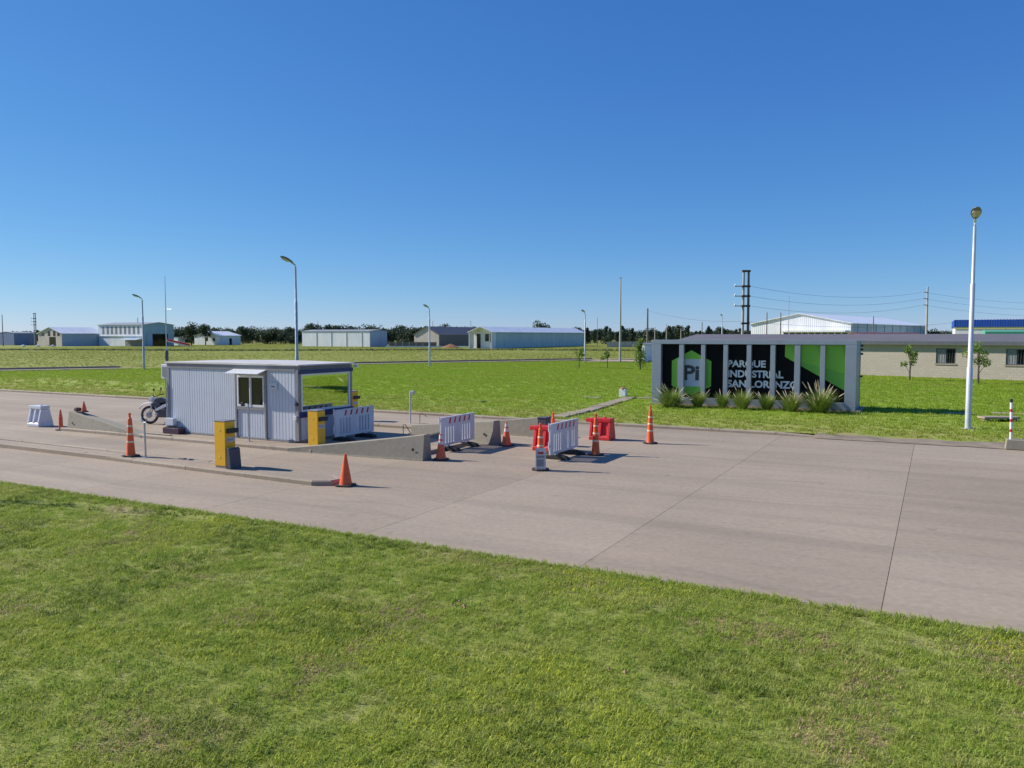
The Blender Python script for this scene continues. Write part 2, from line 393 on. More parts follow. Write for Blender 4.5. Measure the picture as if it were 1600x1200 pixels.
g = MB(); g.add([(-2500, -300, -0.09), (2500, -300, -0.09), (2500, 3500, -0.09), (-2500, 3500, -0.09)], [(0, 1, 2, 3)])
struct(g.build('ground', M_field, fix=False))
near = terrain('near_lawn', M_near, frange(-34, 16, 0.16), frange(-1, 8.2, 0.2) + frange(8.26, NEAR_EDGE, 0.06), near_z, wob=-1)
struct(near)
lawn_vs = frange(FAR_EDGE + 0.17, 34, 0.5) + frange(34.8, 110, 1.0)
RD, RN, RP = Vector((0.872, 0.49, 0)), Vector((-0.49, 0.872, 0)), Vector((-75, 60.2, 0))
def road_side(u, v): return (Vector(W(u, v)) - RP).dot(RN)
lawn = terrain('lawn', M_lawn, frange(-130, 60, 1.0), lawn_vs, far_z, keep=lambda u, v: road_side(u, v) < 0.6)
struct(lawn)
field = terrain('field', M_field, frange(-330, 200, 4), frange(34, 380, 4), lambda u, v: far_z(u, v) - 0.12 + 0.10 * max(0, min(1, (road_side(u, v) - 3) / 6)) + mnoise.noise(Vector((u * 0.03, v * 0.03, 2))) * 0.06 * max(0, min(1, (v - 66) / 20)))
struct(field)

# concrete carriageway: every slab a piece of its own over a dark bed
bed = MB(); a = [W(-110, NEAR_EDGE - 0.3, -0.05), W(60, NEAR_EDGE - 0.3, -0.05), W(60, FAR_EDGE + 0.4, -0.05), W(-110, FAR_EDGE + 0.4, -0.05)]
bed.add(a, [(0, 1, 2, 3)])
road = struct(bed.build('road', M_joint, fix=False))
def slab(u0, u1, v0, v1, z=0.0, mat=M_road, name='concrete_slab', parent=road, gap=0.0045, th=0.045):
    mb = MB(); uc, vc = (u0 + u1) / 2, (v0 + v1) / 2; du, dv = (u1 - u0) / 2 - gap, (v1 - v0) / 2 - 0.0012
    mb.box(-du, du, -dv, dv, -th, 0)
    o = mb.build(name, mat, parent); o.location = W(uc, vc, z); o.rotation_euler = (0, 0, -TH); return o
lanes = [(NEAR_EDGE - 0.15, 14.45), (14.45, 18.1), (18.1, 21.7), (21.7, 25.3), (25.3, FAR_EDGE)]
edges_u = [-0.52 + 4.15 * k for k in range(-18, 9)]
for v0, v1 in lanes:
    for u0, u1 in zip(edges_u, edges_u[1:]): slab(u0, u1, v0, v1)
slab(edges_u[-1], edges_u[-1] + 25, NEAR_EDGE - 0.15, FAR_EDGE); slab(edges_u[0] - 40, edges_u[0], NEAR_EDGE - 0.15, FAR_EDGE)

# dirt shoulder where the far kerb gives out
mb = MB(); ring = []
for i in range(40):
    t = i / 39; u = -3.6 + 16 * t
    ring.append((u, FAR_EDGE - 0.35 + 0.12 * mnoise.noise(Vector((u * 1.5, 0, 4)))))
for i in reversed(range(40)):
    t = i / 39; u = -3.6 + 16 * t
    ring.append((u, FAR_EDGE + 0.25 + 1.7 * min(1, t * 4) * (0.55 + 0.5 * mnoise.noise(Vector((u * 0.7, 2, 4))))))
mb.add([W(u, v, 0.016 + max(0, far_z(u, v) if v > FAR_EDGE + .17 else 0)) for u, v in ring], [tuple(range(80))])
struct(mb.build('dirt_shoulder', M_dirt, fix=False))

mb = MB(); n = 260
for i in range(n + 1):
    u = -40 + 56 * i / n; a_ = 0.05 + 0.10 * max(0.0, mnoise.noise(Vector((u * 0.9, 7, 1))) + 0.25) + 0.05 * mnoise.noise(Vector((u * 3.7, 1, 1)))
    mb.v += [W(u, NEAR_EDGE - 0.14, 0.005), W(u, NEAR_EDGE + max(0.005, a_), 0.005)]
mb.f = [(2 * i, 2 * i + 2, 2 * i + 3, 2 * i + 1) for i in range(n)]
struct(mb.build('dirt_edge', M_dirt, fix=False))

def RZ(u): return 0.11 * max(0.0, min(1.0, (-u - 8.0) / 4.0)) - 0.03
mb = MB(); n = 150                                        # narrow dark strip laid along the old wheel rut
for i in range(n + 1):
    u = -33 + 22.0 * i / n; w_ = 0.11 * min(1, (n - i) / 30) * (1 + 0.6 * mnoise.noise(Vector((u * 2.1, 3, 3)))) + 0.004; c_ = RUT(u)
    mb.v += [W(u, c_ - w_, near_z(u, c_) + RZ(u)), W(u, c_ + w_, near_z(u, c_) + RZ(u) + 0.01)]
mb.f = [(2 * i, 2 * i + 2, 2 * i + 3, 2 * i + 1) for i in range(n)]
struct(mb.build('wheel_rut', plain('rut_dark', (0.045, 0.045, 0.02), 0.9, 0, 0.35, 5, 0.5), fix=False))

# kerb stones
def kerb_run(parent, pts, w=0.16, h=0.12, seg=1.5, gap=0.004):
    n = 0
    for (u0, v0), (u1, v1) in zip(pts, pts[1:]):
        L = math.hypot(u1 - u0, v1 - v0); k = max(1, round(L / seg))
        for i in range(k):
            a = (u0 + (u1 - u0) * i / k, v0 + (v1 - v0) * i / k); b = (u0 + (u1 - u0) * (i + 1) / k, v0 + (v1 - v0) * (i + 1) / k)
            l = L / k; mb = MB()
            hh = h + random.uniform(-0.006, 0.006)
            mb.prism([(-w / 2, -0.04), (w / 2, -0.04), (w / 2, hh), (-w / 2 + 0.03, hh), (-w / 2, hh - 0.035)], 'x', -l / 2 + gap, l / 2 - gap)
            o = mb.build('kerb_stone', M_kerb, parent, bevel=0.006)
            o.location = W((a[0] + b[0]) / 2, (a[1] + b[1]) / 2 + random.uniform(-.006, .006), 0)
            o.rotation_euler = (0, 0, -TH + math.atan2(v1 - v0, u1 - u0)); n += 1
fb = MB(); fb.add([W(-112, FAR_EDGE + .02, -0.03), W(-2.4, FAR_EDGE + .02, -0.03), W(-2.4, FAR_EDGE + 0.2, -0.03), W(-112, FAR_EDGE + 0.2, -0.03)], [(0, 1, 2, 3)])
far_kerb = struct(fb.build('kerb', M_kerb, fix=False))
kerb_run(far_kerb, [(-112, FAR_EDGE + 0.1), (-2.9, FAR_EDGE + 0.1)], 0.18, 0.115, 2.0)
o = far_kerb.children[-1]; o.rotation_euler[1] = R(2.5); o.location.z = -0.05

def island(name, u0, u1, v0, v1, v0l=None, z=0.12, nose=True):
    v0l = v0 if v0l is None else v0l
    mb = MB(); vm = (v0 + v1) / 2; r = (v1 - v0) / 2
    ring = [(u0, v0l), (u1 - r, v0)] + ([(u1 - r + r * math.sin(t), vm - r * math.cos(t)) for t in [math.pi * i / 10 for i in range(1, 10)]] if nose else [(u1, v0), (u1, v1)]) + [(u1 - r, v1), (u0, v1 + (v0l - v0))]
    mb.add([W(u, v, z - 0.012) for u, v in ring] + [W(u, v, -0.03) for u, v in ring],
           [tuple(range(len(ring)))] + [(i, (i + 1) % len(ring), len(ring) + (i + 1) % len(ring), len(ring) + i) for i in range(len(ring))])
    o = struct(mb.build(name, M_road)); return o
isl = island('traffic_island', -60, -12.45, 14.2, 14.82, 14.62)
kerb_run(isl, [(-60, 15.6), (-26, 14.50), (-12.75, 14.12)], 0.15, 0.12, 2.2)
kerb_run(isl, [(-60, 16.3), (-26, 15.22), (-12.75, 14.88)], 0.13, 0.12, 2.2)
kerb_run(isl, [(-12.75, 14.12), (-12.42, 14.30), (-12.36, 14.60), (-12.75, 14.88)], 0.15, 0.12, 0.5, -0.03)
mi = [(-28.4, 18.08), (-16.5, 18.08), (-13.1, 18.95), (-13.1, 21.3), (-16.0, 22.45), (-28.4, 22.45)]
mb = MB(); mb.add([W(u, v, 0.108) for u, v in mi] + [W(u, v, -0.03) for u, v in mi], [tuple(range(6))] + [(i, (i + 1) % 6, 6 + (i + 1) % 6, 6 + i) for i in range(6)])
main_isl = struct(mb.build('cabin_island', M_road))
kerb_run(main_isl, [(-28.4, 18.02), (-16.3, 18.02)], 0.15, 0.12, 2.0)
kerb_run(main_isl, [(-28.4, 22.5), (-16.0, 22.5)], 0.15, 0.12, 2.0)
back_isl = island('back_island', -25, -14.2, 24.55, 25.3)
kerb_run(back_isl, [(-25, 24.45), (-14.6, 24.45)], 0.14, 0.12, 2.2)
kerb_run(back_isl, [(-25, 25.38), (-14.6, 25.38)], 0.14, 0.12, 2.2)

# stepping path to the sign and loose flat slabs in the lawn
pth = MB(); pth.add([W(-13.95, 30.0, 0.06), W(-13.5, 30.0, 0.06), W(-14.75, 42.2, 0.01), W(-15.2, 42.2, 0.01)], [(0, 1, 2, 3)])
path = struct(pth.build('path', M_dirt, fix=False))
for i in range(13):
    t = i / 12.0; v = 30.2 + 11.7 * t; u = -13.75 - 1.2 * t + random.uniform(-.05, .05)
    mb = MB(); mb.box(-0.32, 0.32, -0.42, 0.42, -0.05, 0.045)
    o = mb.build('paver', M_kerb, path, bevel=0.012)
    o.location = W(u, v, far_z(u, v) + 0.03); o.rotation_euler = (R(random.uniform(-1.5, 1.5)), R(random.uniform(-2, 2)), -TH + 0.1 + random.uniform(-.05, .05))
for (u, v, l, w) in [(-16.9, 41.3, 1.0, 0.5), (-14.2, 42.5, 1.0, 0.45), (-13.2, 42.6, 0.8, 0.45), (1.0, 40.6, 1.3, 0.5), (2.9, 41.6, 1.3, 0.5), (4.7, 42.3, 1.3, 0.5), (-11.9, 41.2, 0.8, 0.4), (6.5, 43.2, 1.3, .5)]:
    mb = MB(); mb.box(-l / 2, l / 2, -w / 2, w / 2, -0.05, 0.03)
    o = mb.build('paver', M_kerb, path, bevel=0.01); o.location = W(u, v, far_z(u, v) + 0.02); o.rotation_euler = (0, 0, -TH + random.uniform(-.1, .3))

# inner road across the field, with its far kerb facing us
ir = MB(); d = Vector((0.872, 0.49, 0)); nrm = Vector((-0.49, 0.872, 0)); p0 = Vector((-75, 60.2, 0.05))
L = 75
def strip(mb, s0, s1, w0, w1, z0, z1):
    a = p0 + d * s0; b = p0 + d * s1
    q = [a + nrm * w0, b + nrm * w0, b + nrm * w1, a + nrm * w1]
    mb.add([(x.x, x.y, z0) for x in q] + [(x.x, x.y, z1) for x in q], [(0, 3, 2, 1), (4, 5, 6, 7), (0, 1, 5, 4), (1, 2, 6, 5), (2, 3, 7, 6), (3, 0, 4, 7)])
strip(ir, 0, 42, 3.2, 5.0, -0.1, 0.075); strip(ir, 66, 112, 3.2, 5.0, -0.1, 0.075)
inner = struct(ir.build('inner_road', M_road))
for s0, s1 in ((0, 41), (66, 102)):
    kb = MB(); strip(kb, s0, s1, 5.0, 5.22, -0.1, 0.26); kb.build('kerb', M_kerb, inner)
e2 = MB(); e2.add([(9, 103.5, 0.10), (60, 105, 0.10), (60, 112, 0.10), (12, 111, 0.10)], [(0, 1, 2, 3)])
struct(e2.build('side_road', M_road, fix=False))

# ------------------------------------------------------------------ guard cabin
IZ = 0.11                                                   # top of the kerbed islands
cab = thing('guard_cabin', 'pale grey panelled guard cabin with mirrored end window and dark steel frame', 'cabin', W(-23.68, 18.87, IZ))
CL, CD, CH = 6.05, 2.62, 2.42
def ribbed(x0, x1, z0, z1, y, n, depth=0.012, axis='x', out=-1):
    mb = MB(); prof = []; w = (x1 - x0) / n
    for i in range(n):
        a = x0 + i * w
        prof += [(a, y), (a + w * 0.80, y), (a + w * 0.84, y - out * depth), (a + w * 0.96, y - out * depth)]
    prof.append((x1, y)); prof += [(x1, y - out * 0.05), (x0, y - out * 0.05)]
    if axis == 'y': prof = [(b, a) for a, b in prof]
    return mb.prism(prof, 'z', z0, z1)
def trim(name, *b, mat=M_trim, par=None, bev=0.006): 
    mb = MB(); mb.box(*b); return mb.build(name, mat, par or cab, bevel=bev)
# front (y = 0) panels, x along the road
xs = [0.10, 1.12, 2.30, 3.30]
for a, b in zip(xs, xs[1:]): ribbed(a + 0.004, b - 0.004, 0.07, CH - 0.16, 0.02, 10).build('wall_panel', M_cabin, cab)
ribbed(4.70, 5.90, 0.07, CH - 0.16, 0.02, 9).build('wall_panel', M_cabin, cab)
ribbed(3.385, 4.615, 0.07, 0.95, 0.015, 11).build('wall_panel', M_cabin, cab)
# left, back and right walls
for a, b in ((0.1, 1.3), (1.304, CD - 0.1)): ribbed(a, b, 0.07, CH - 0.16, 0.02, 10, axis='y').build('wall_panel', M_cabin, cab)
for k in range(5): ribbed(0.1 + k * 1.17, 0.1 + (k + 1) * 1.17 - 0.004, 0.07, CH - 0.16, CD - 0.02, 10, out=1).build('wall_panel', M_cabin, cab)
for a, b in ((0.12, 1.3), (1.304, CD - 0.12)): ribbed(a, b, 0.07, 0.78, CL - 0.02, 9, axis='y', out=1).build('wall_panel', M_cabin, cab)
# steel frame
for x, y in ((0, 0), (CL - 0.12, 0), (0, CD - 0.12), (CL - 0.12, CD - 0.12)):
    trim('corner_post', x, x + 0.12, y - 0.004, y + 0.12, 0.05, CH - 0.005)
trim('top_beam', 0.12, CL - 0.12, -0.012, 0.10, CH - 0.16, CH); trim('top_beam', 0.12, CL - 0.12, CD - 0.1, CD + 0.012, CH - 0.16, CH)
trim('top_beam', -0.008, 0.10, 0.12, CD - 0.12, CH - 0.16, CH)
trim('top_beam', CL - 0.10, CL + 0.012, 0.12, CD - 0.12, CH - 0.14, CH, mat=M_trimdark)
trim('end_fascia', CL + 0.013, CL + 0.05, 0.0, CD, CH - 0.25, CH - 0.13, mat=M_blue)
trim('bottom_rail', 0.12, CL - 0.12, -0.008, 0.10, 0.0, 0.065); trim('bottom_rail', 0.12, CL - 0.12, CD - 0.10, CD + 0.008, 0.0, 0.065)
trim('bottom_rail', -0.006, 0.1, 0.12, CD - 0.12, 0.0, 0.065); trim('bottom_rail', CL - 0.1, CL + 0.006, 0.12, CD - 0.12, 0.0, 0.065)
rf = MB(); rf.prism([(-0.06, CH + 0.004), (CL + 0.07, CH + 0.004), (CL + 0.07, CH + 0.05), (CL / 2, CH + 0.085), (-0.06, CH + 0.05)], 'y', -0.05, CD + 0.06)
rf.build('roof', M_roofw, cab, bevel=0.008)
for x, y in ((0.05, 0.05), (CL - 0.17, 0.05), (0.05, CD - 0.17), (CL - 0.17, CD - 0.17)): pass
# framed bay with the sliding window
trim('bay_frame', 3.305, 3.38, -0.035, 0.05, 0.07, 2.235); trim('bay_frame', 4.62, 4.695, -0.035, 0.05, 0.07, 2.235)
trim('bay_frame', 3.382, 4.618, -0.03, 0.05, 0.955, 1.065); trim('bay_frame', 3.382, 4.618, -0.03, 0.05, 2.10, 2.234)
win = trim('window', 3.40, 4.60, 0.03, 0.045, 1.07, 2.095, mat=M_black)
wf = MB(); wf.grid([3.40, 3.465, 3.985, 4.045, 4.555, 4.60], [1.07, 1.135, 2.02, 2.095], -0.028, 0.028, lambda x, z: (3.465 < x < 3.985 or 4.045 < x < 4.555) and 1.135 < z < 2.02)
wf.build('window_frame', M_alu, win)
for a, b in ((3.467, 3.983), (4.047, 4.553)):
    mb = MB(); mb.box(a, b, 0.0, 0.008, 1.137, 2.018); mb.build('pane', M_darkglass, win)
mb = MB(); mb.box(3.985, 4.02, -0.05, -0.029, 1.10, 2.05); mb.build('window_rail', M_alu, win)
aw = MB(); aw.prism([(-0.40, 2.15), (-0.38, 2.15), (-0.02, 2.27), (-0.02, 2.285), (-0.40, 2.175)], 'x', 3.26, 4.72); aw.build('awning', M_alu, cab)
trim('notice_plate', 4.83, 5.16, -0.006, 0.005, 1.64, 1.88, mat=M_cabin, bev=0)
mb = MB(); mb.prism([(4.90, 1.735), (5.08, 1.735), (5.05, 1.765), (4.93, 1.765)], 'y', -0.011, -0.0065); mb.build('printed_mark', M_pi, cab)
# mirrored end window
ew = trim('end_window', CL - 0.06, CL - 0.03, 0.14, CD - 0.14, 0.98, CH - 0.26, mat=M_black)
mb = MB(); mb.box(CL - 0.028, CL - 0.02, 0.18, CD - 0.18, 1.02, CH - 0.30); mb.build('pane', M_mirror, ew)
wf = MB(); wf.grid([0.13, 0.185, CD - 0.185, CD - 0.13], [0.97, 1.025, CH - 0.305, CH - 0.25], CL - 0.029, CL + 0.008, lambda y, z: 0.185 < y < CD - 0.185 and 1.025 < z < CH - 0.305, flip=True)
wf.build('window_frame', M_alu, ew)
trim('window_sill', CL - 0.03, CL + 0.05, 0.0, CD, 0.79, 0.965, mat=M_blue)
# fittings
ac = MB(); ac.box(-0.42, -0.03, 0.10, 0.85, 1.86, 2.38); acu = ac.build('air_conditioner', M_plastic, cab, bevel=0.015)
mb = MB()
for k in range(9): mb.box(-0.436, -0.424, 0.14, 0.8, 1.92 + k * 0.05, 1.945 + k * 0.05)
mb.build('grille', M_greyprint, acu)
mb = MB(); mb.box(-0.35, -0.08, 0.08, 0.097, 1.95, 2.28); mb.build('fan_cover', M_greyprint, acu)
mb = MB(); mb.tube([(-0.1, 0.02, 1.9), (-0.03, -0.03, 1.7), (-0.03, -0.02, 0.2)], 0.02, 6); mb.build('drain_pipe', M_steel, cab)
mb = MB(); mb.box(0.06, 0.46, -0.17, -0.01, 0.27, 0.52); mb.build('meter_box', M_cabin, cab, bevel=0.01)
mb = MB(); mb.box(5.88, 6.0, -0.075, -0.006, 0.72, 0.86); mb.build('socket_box', M_alu, cab, bevel=0.01)
mb = MB(); mb.tube([(6.02, -0.006, 1.22), (6.02, -0.10, 1.22)], 0.045, 10); mb.build('bell', M_black, cab, smooth=True)
mb = MB(); mb.box(CL + 0.01, CL + 0.16, CD + 0.065, CD + 0.16, 2.30, 2.40); mb.build('security_camera', M_alu, cab, bevel=0.01)
# antenna beside the cabin
an = thing('antenna_mast', 'thin tall radio antenna at the left front corner of the cabin', 'antenna', W(-23.80, 18.98, IZ))
mb = MB(); mb.tube([(0, 0, 0), (0, 0, 3.0), (0.01, 0, 5.45)], [0.024, 0.020, 0.008], 8); mb.build('mast', M_steel, an)
mb = MB(); mb.tube([(-0.02, 0, 4.3), (0.28, 0.02, 4.3)], 0.007, 5); mb.build('cross_rod', M_steel, an)
mb = MB(); mb.lathe([(0.05, 2.5), (0.06, 2.55), (0.06, 2.8), (0.04, 2.86)], 10); mb.build('bracket', M_dgrey, an, smooth=True)
bt = thing('battery_pack', 'dark maroon battery crate under the meter box at the cabin corner', 'battery', W(-23.65, 18.45, IZ))
mb = MB(); mb.box(0.05, 0.85, 0.12, 0.40, 0.005, 0.20); mb.build('crate', plain('maroon_plastic', (0.055, 0.02, 0.045), 0.5), bt, bevel=0.01)
mb = MB()
for k in range(3): mb.box(0.10 + k * 0.24, 0.28 + k * 0.24, 0.15, 0.37, 0.2005, 0.222)
mb.build('cell_caps', M_black, bt)
bd = thing('plank', 'pale board lying on the kerb beside the maroon battery crate', 'board', W(-23.95, 18.3, IZ + 0.01))
mb = MB(); mb.box(-0.1, 1.2, -0.13, -0.02, 0, 0.03); mb.build('board', M_kerb, bd, bevel=0.005)

# ------------------------------------------------------------------ yellow barrier boxes
def gate_box(loc, label, arm=True, h=1.2, leaning=False):
    t = thing('barrier_gate_box', label, 'barrier gate', loc, group='yellow barrier gate boxes')
    a, b = 0.38, 0.34
    mb = MB(); mb.box(-a / 2, a / 2, 0, b, 0.05, h - 0.03); body = mb.build('housing', M_yellow, t, bevel=0.008)
    mb = MB(); mb.box(-a / 2 - 0.008, a / 2 + 0.008, -0.008, b + 0.008, h - 0.0295, h); mb.build('lid', M_trim, t, bevel=0.006)
    mb = MB(); mb.box(-a / 2 + 0.01, a / 2 - 0.01, 0.01, b - 0.01, 0, 0.049); mb.build('plinth', M_trim, t)
    mb = MB(); mb.box(a / 2 + 0.002, a / 2 + 0.07, 0.04, b + 0.06, h - 0.33, h - 0.21); mb.build('arm_clamp', M_black, t, bevel=0.015)
    mb = MB(); mb.box(a / 2 + 0.0015, a / 2 + 0.005, 0.05, b - 0.02, h - 0.55, h - 0.44); pl = mb.build('label_plate', M_sheet, t)
    mb = MB()
    for k in range(5): mb.box(a / 2 + 0.0055, a / 2 + 0.0075, 0.075 + k * 0.043, 0.10 + k * 0.043, h - 0.525, h - 0.465)
    mb.build('printed_mark', M_greyprint, pl)
    for z in (h - 0.25, 0.28):
        mb = MB(); mb.box(-0.02, 0.02, -0.006, -0.001, z - 0.03, z + 0.03)
        mb.build('door_lock', plain('lock_brass', (0.8, 0.55, 0.12), 0.3), t)
    return t
gate_box(W(-16.1, 14.36, IZ), 'yellow barrier gate box with a dark panel leaning on its side', h=1.22)
pn = thing('leaning_panel', 'dark grey panel leaning against the near yellow gate box', 'panel', W(-15.82, 14.30, IZ))
mb = MB(); mb.prism([(0.0, 0.0), (0.16, 0.0), (0.115, 0.50), (0.075, 0.53), (0.03, 0.53)], 'y', 0.0, 0.36); mb.build('panel', M_dgrey, pn, bevel=0.01)
gate_box(W(-16.5, 18.25, IZ), 'yellow barrier gate box in front of the mirrored cabin window', h=1.14)
gate_box(W(-20.45, 24.7, IZ), 'yellow barrier gate box mostly hidden behind the cabin far corner', h=1.2)

# ------------------------------------------------------------------ posts at the lanes
t = thing('arm_rest_post', 'slim grey barrier arm rest post on the near island beside tall cone', 'post', W(-19.3, 14.62, IZ))
mb = MB(); mb.tube([(0, 0, 0), (-0.02, 0, 0.98)], 0.024, 8); mb.build('pole', M_steel, t, smooth=True)
mb = MB(); mb.tube([(-0.13, 0, 1.10), (-0.10, 0, 1.0), (-0.02, 0, 0.97), (0.06, 0, 1.0), (0.09, 0, 1.10)], 0.018, 6); mb.build('fork', M_steel, t, smooth=True)
mb = MB(); mb.box(-0.08, 0.08, -0.08, 0.08, 0, 0.012); mb.build('base_plate', M_steel, t)
t = thing('reader_post', 'bent grey pipe post with black card reader before the cabin wall', 'post', W(-19.35, 18.45, IZ))
mb = MB(); mb.tube([(0, 0, 0), (0, 0, 1.14), (-0.03, 0, 1.18), (-0.20, 0, 1.185)], 0.026, 8); mb.build('pole', M_steel, t, smooth=True)
mb = MB(); mb.box(-0.30, -0.20, -0.05, 0.05, 1.12, 1.25); mb.build('reader', M_black, t, bevel=0.012)
mb = MB(); mb.box(-0.07, 0.07, -0.07, 0.07, 0, 0.012); mb.build('base_plate', M_steel, t)
t = thing('arm_rest_post', 'white post with small grey head on the back island by the lawn', 'post', W(-17.85, 25.2, IZ))
mb = MB(); mb.tube([(0, 0, 0), (0, 0, 1.22)], 0.03, 8); mb.build('pole', M_polewhite, t, smooth=True)
mb = MB(); mb.box(0.0, 0.20, -0.04, 0.04, 1.12, 1.26); mb.build('head', M_steel, t, bevel=0.015)
for k, (u, v, hh, lb) in enumerate([(-17.3, 25.05, 0.42, 'short thin rusty rod on back island right of white post'), (-15.95, 22.1, 0.35, 'bent dark bar at low end of middle concrete wedge')]):
    t = thing('steel_rod', lb, 'rod', W(u, v, IZ)); mb = MB()
    mb.tube([(0, 0, 0), (0, 0, hh), (0.08, 0, hh + 0.02), (0.35, -0.05, hh - (0.1 if k == 0 else 0.28))], 0.012, 6); mb.build('rod', M_rust, t)

# ------------------------------------------------------------------ sloping concrete barriers
def wedge(u0, v0, u1, v1, h0, h1, label, w=0.52, flip=False):
    L = math.hypot(u1 - u0, v1 - v0); t = thing('concrete_barrier', label, 'concrete barrier', W(u0, v0, 0.002), -TH + math.atan2(v1 - v0, u1 - u0), 'sloping concrete lane barriers')
    mb = MB(); N = 14
    for i in range(N + 1):
        k = i / N; x = L * k; h = h0 + (h1 - h0) * (k * 0.9 + 0.1 * k * k) if True else 0
        h *= 1 + 0.01 * mnoise.noise(Vector((x, u0, 0))); sl = 0.10 * h / max(h1, h0)
        for y, z in ((-w / 2, 0), (-w / 2 + 0.015, 0.10 * h), (-w / 2 + sl, h), (-w / 2 + sl + 0.02, h + 0.008), (w / 2 - sl - 0.02, h + 0.008), (w / 2 - sl, h), (w / 2 - 0.015, 0.10 * h), (w / 2, 0)):
            mb.v.append((x, y, z))
    for i in range(N):
        for j in range(8): mb.f.append((i * 8 + j, i * 8 + (j + 1) % 8, (i + 1) * 8 + (j + 1) % 8, (i + 1) * 8 + j))
    mb.f.append(tuple(range(8))); mb.f.append(tuple(N * 8 + j for j in reversed(range(8))))
    mb.build('body', M_jersey, t, bevel=0.008)
    hi = L - 0.32 if h1 > h0 else 0.32; hh = max(h0, h1) * 0.42
    mb = MB(); mb.tube([(hi, -w / 2 + 0.02, hh), (hi, -w / 2 + 0.05 + 0.01 - 0.045, hh)], 0.042, 12); mb.build('lifting_hole', M_black, t)
    return t
wedge(-17.2, 18.12, -12.55, 18.52, 0.10, 0.72, 'sloping concrete barrier wedge at the near front of the cabin island')
wedge(-15.9, 22.75, -12.4, 22.28, 0.40, 0.76, 'sloping concrete barrier wedge behind the middle white plastic fence')
wedge(-17.0, 24.75, -11.7, 24.75, 0.12, 0.70, 'sloping concrete barrier wedge farthest back, near the stepping path')
wl = wedge(-28.1, 18.28, -23.9, 18.18, 0.71, 0.08, 'sloping concrete barrier wedge at left end of the cabin island')

# ------------------------------------------------------------------ white plastic fences
def fence_panel(loc, label, rz=-TH, z=0):
    t = thing('plastic_fence', label, 'barrier', loc, rz, 'white plastic crowd barriers')
    Lb, th = 1.95, 0.05
    s1 = [0.22 + k * 0.15 for k in range(4)]; s2 = [1.18 + k * 0.15 for k in range(4)]
    slots = [(a, a + 0.055) for a in s1 + s2]
    ys = [0, Lb]; zs = [0.16, 0.24, 0.74, 1.0]
    for a, b in slots: ys += [a, b]
    mb = MB(); mb.grid(ys, zs, -th / 2, th / 2, lambda y, z: 0.24 < z < 0.74 and any(a < y < b for a, b in slots), flip=True)
    mb.build('panel', M_plastic, t, bevel=0.006)
    mb = MB(); mb.box(-0.036, 0.036, 0.0, Lb, 1.001, 1.03); mb.build('top_rail', M_plastic, t, bevel=0.006)
    for k in range(5):
        y = 0.42 + k * 0.28; mb = MB()
        for sx in (-1, 1):
            mb.prism([(y, 0.82), (y + 0.09, 0.82), (y + 0.15, 0.985), (y + 0.06, 0.985)], 'x', sx * (th / 2 + 0.0015), sx * (th / 2 + 0.004))
        mb.build('red_stripe', M_redtape, t)
    for z in (0.3, 0.82): mb = MB(); mb.tube([(0, -0.05, z), (0, -0.05, z + 0.24)], 0.022, 8); mb.box(-0.02, 0.02, -0.05, -0.001, z + 0.09, z + 0.15); mb.build('hook', M_plastic, t)
    for y in (0.42, 1.53):
        mb = MB(); mb.box(-0.04, 0.04, y - 0.05, y + 0.05, 0.05, 0.159); mb.build('leg', M_plastic, t, bevel=0.006)
        mb = MB(); prof = [(-0.40, 0.0)] + [(0.40 * math.cos(math.pi - q), 0.13 * math.sin(q) ** 0.7) for q in [math.pi * i / 12 for i in range(1, 12)]] + [(0.40, 0.0)]
        mb.prism(prof, 'y', y - 0.10, y + 0.10); mb.build('foot', M_rubber, t, bevel=0.008)
    return t
fence_panel(W(-16.75, 19.55, IZ), 'white plastic barrier fence beside the cabin end behind yellow gate box')
fence_panel(W(-13.05, 19.98, 0.002), 'white plastic barrier fence standing between two concrete wedges')
fence_panel(W(-9.42, 19.95, 0.002), 'white plastic barrier fence nearest the open road with stone feet')

# ------------------------------------------------------------------ water-filled barriers
def water_barrier(loc, label, mat, rz=-TH, h=0.74):
    t = thing('water_barrier', label, 'barrier', loc, rz, 'water filled plastic barriers')
    Lb = 0.74; b, tp = 0.30, 0.16
    core = MB(); core.prism([(-b + 0.07, 0.0), (b - 0.07, 0.0), (tp - 0.05, h - 0.13), (-tp + 0.05, h - 0.13)], 'x', -Lb / 2 + 0.03, Lb / 2 - 0.03); core.build('tank', mat, t, bevel=0.012)
    mb = MB(); mb.box(-Lb / 2, Lb / 2, -tp - 0.02, tp + 0.02, h - 0.13, h); mb.build('top_rail', mat, t, bevel=0.02)
    mb = MB(); mb.prism([(-b, 0.0), (b, 0.0), (b, 0.10), (b - 0.04, 0.16), (-b + 0.04, 0.16), (-b, 0.10)], 'x', -Lb / 2, Lb / 2); mb.build('base_skirt', mat, t, bevel=0.015)
    for x in (-Lb / 2, -0.05, Lb / 2 - 0.10):
        mb = MB(); mb.prism([(-b + 0.01, 0.14), (b - 0.01, 0.14), (tp + 0.005, h - 0.131), (-tp - 0.005, h - 0.131)], 'x', x + 0.002, x + 0.098); mb.build('rib', mat, t, bevel=0.012)
    mb = MB(); mb.box(-Lb / 2 - 0.20, -Lb / 2 - 0.002, -0.09, 0.09, h - 0.15, h - 0.02); mb.build('coupling_lug', mat, t, bevel=0.02)
    mb = MB(); mb.lathe([(0.05, h), (0.05, h + 0.03), (0.035, h + 0.04)], 12, 0.1, 0); mb.build('filler_cap', mat, t, smooth=True)
    return t
water_barrier(W(-10.42, 21.9, 0.002), 'red water filled barrier behind the tall cone with the notice sheet', M_redplastic)
water_barrier(W(-9.85, 25.0, 0.002), 'red water filled barrier at the back near the stepping path', M_redplastic, h=0.72)
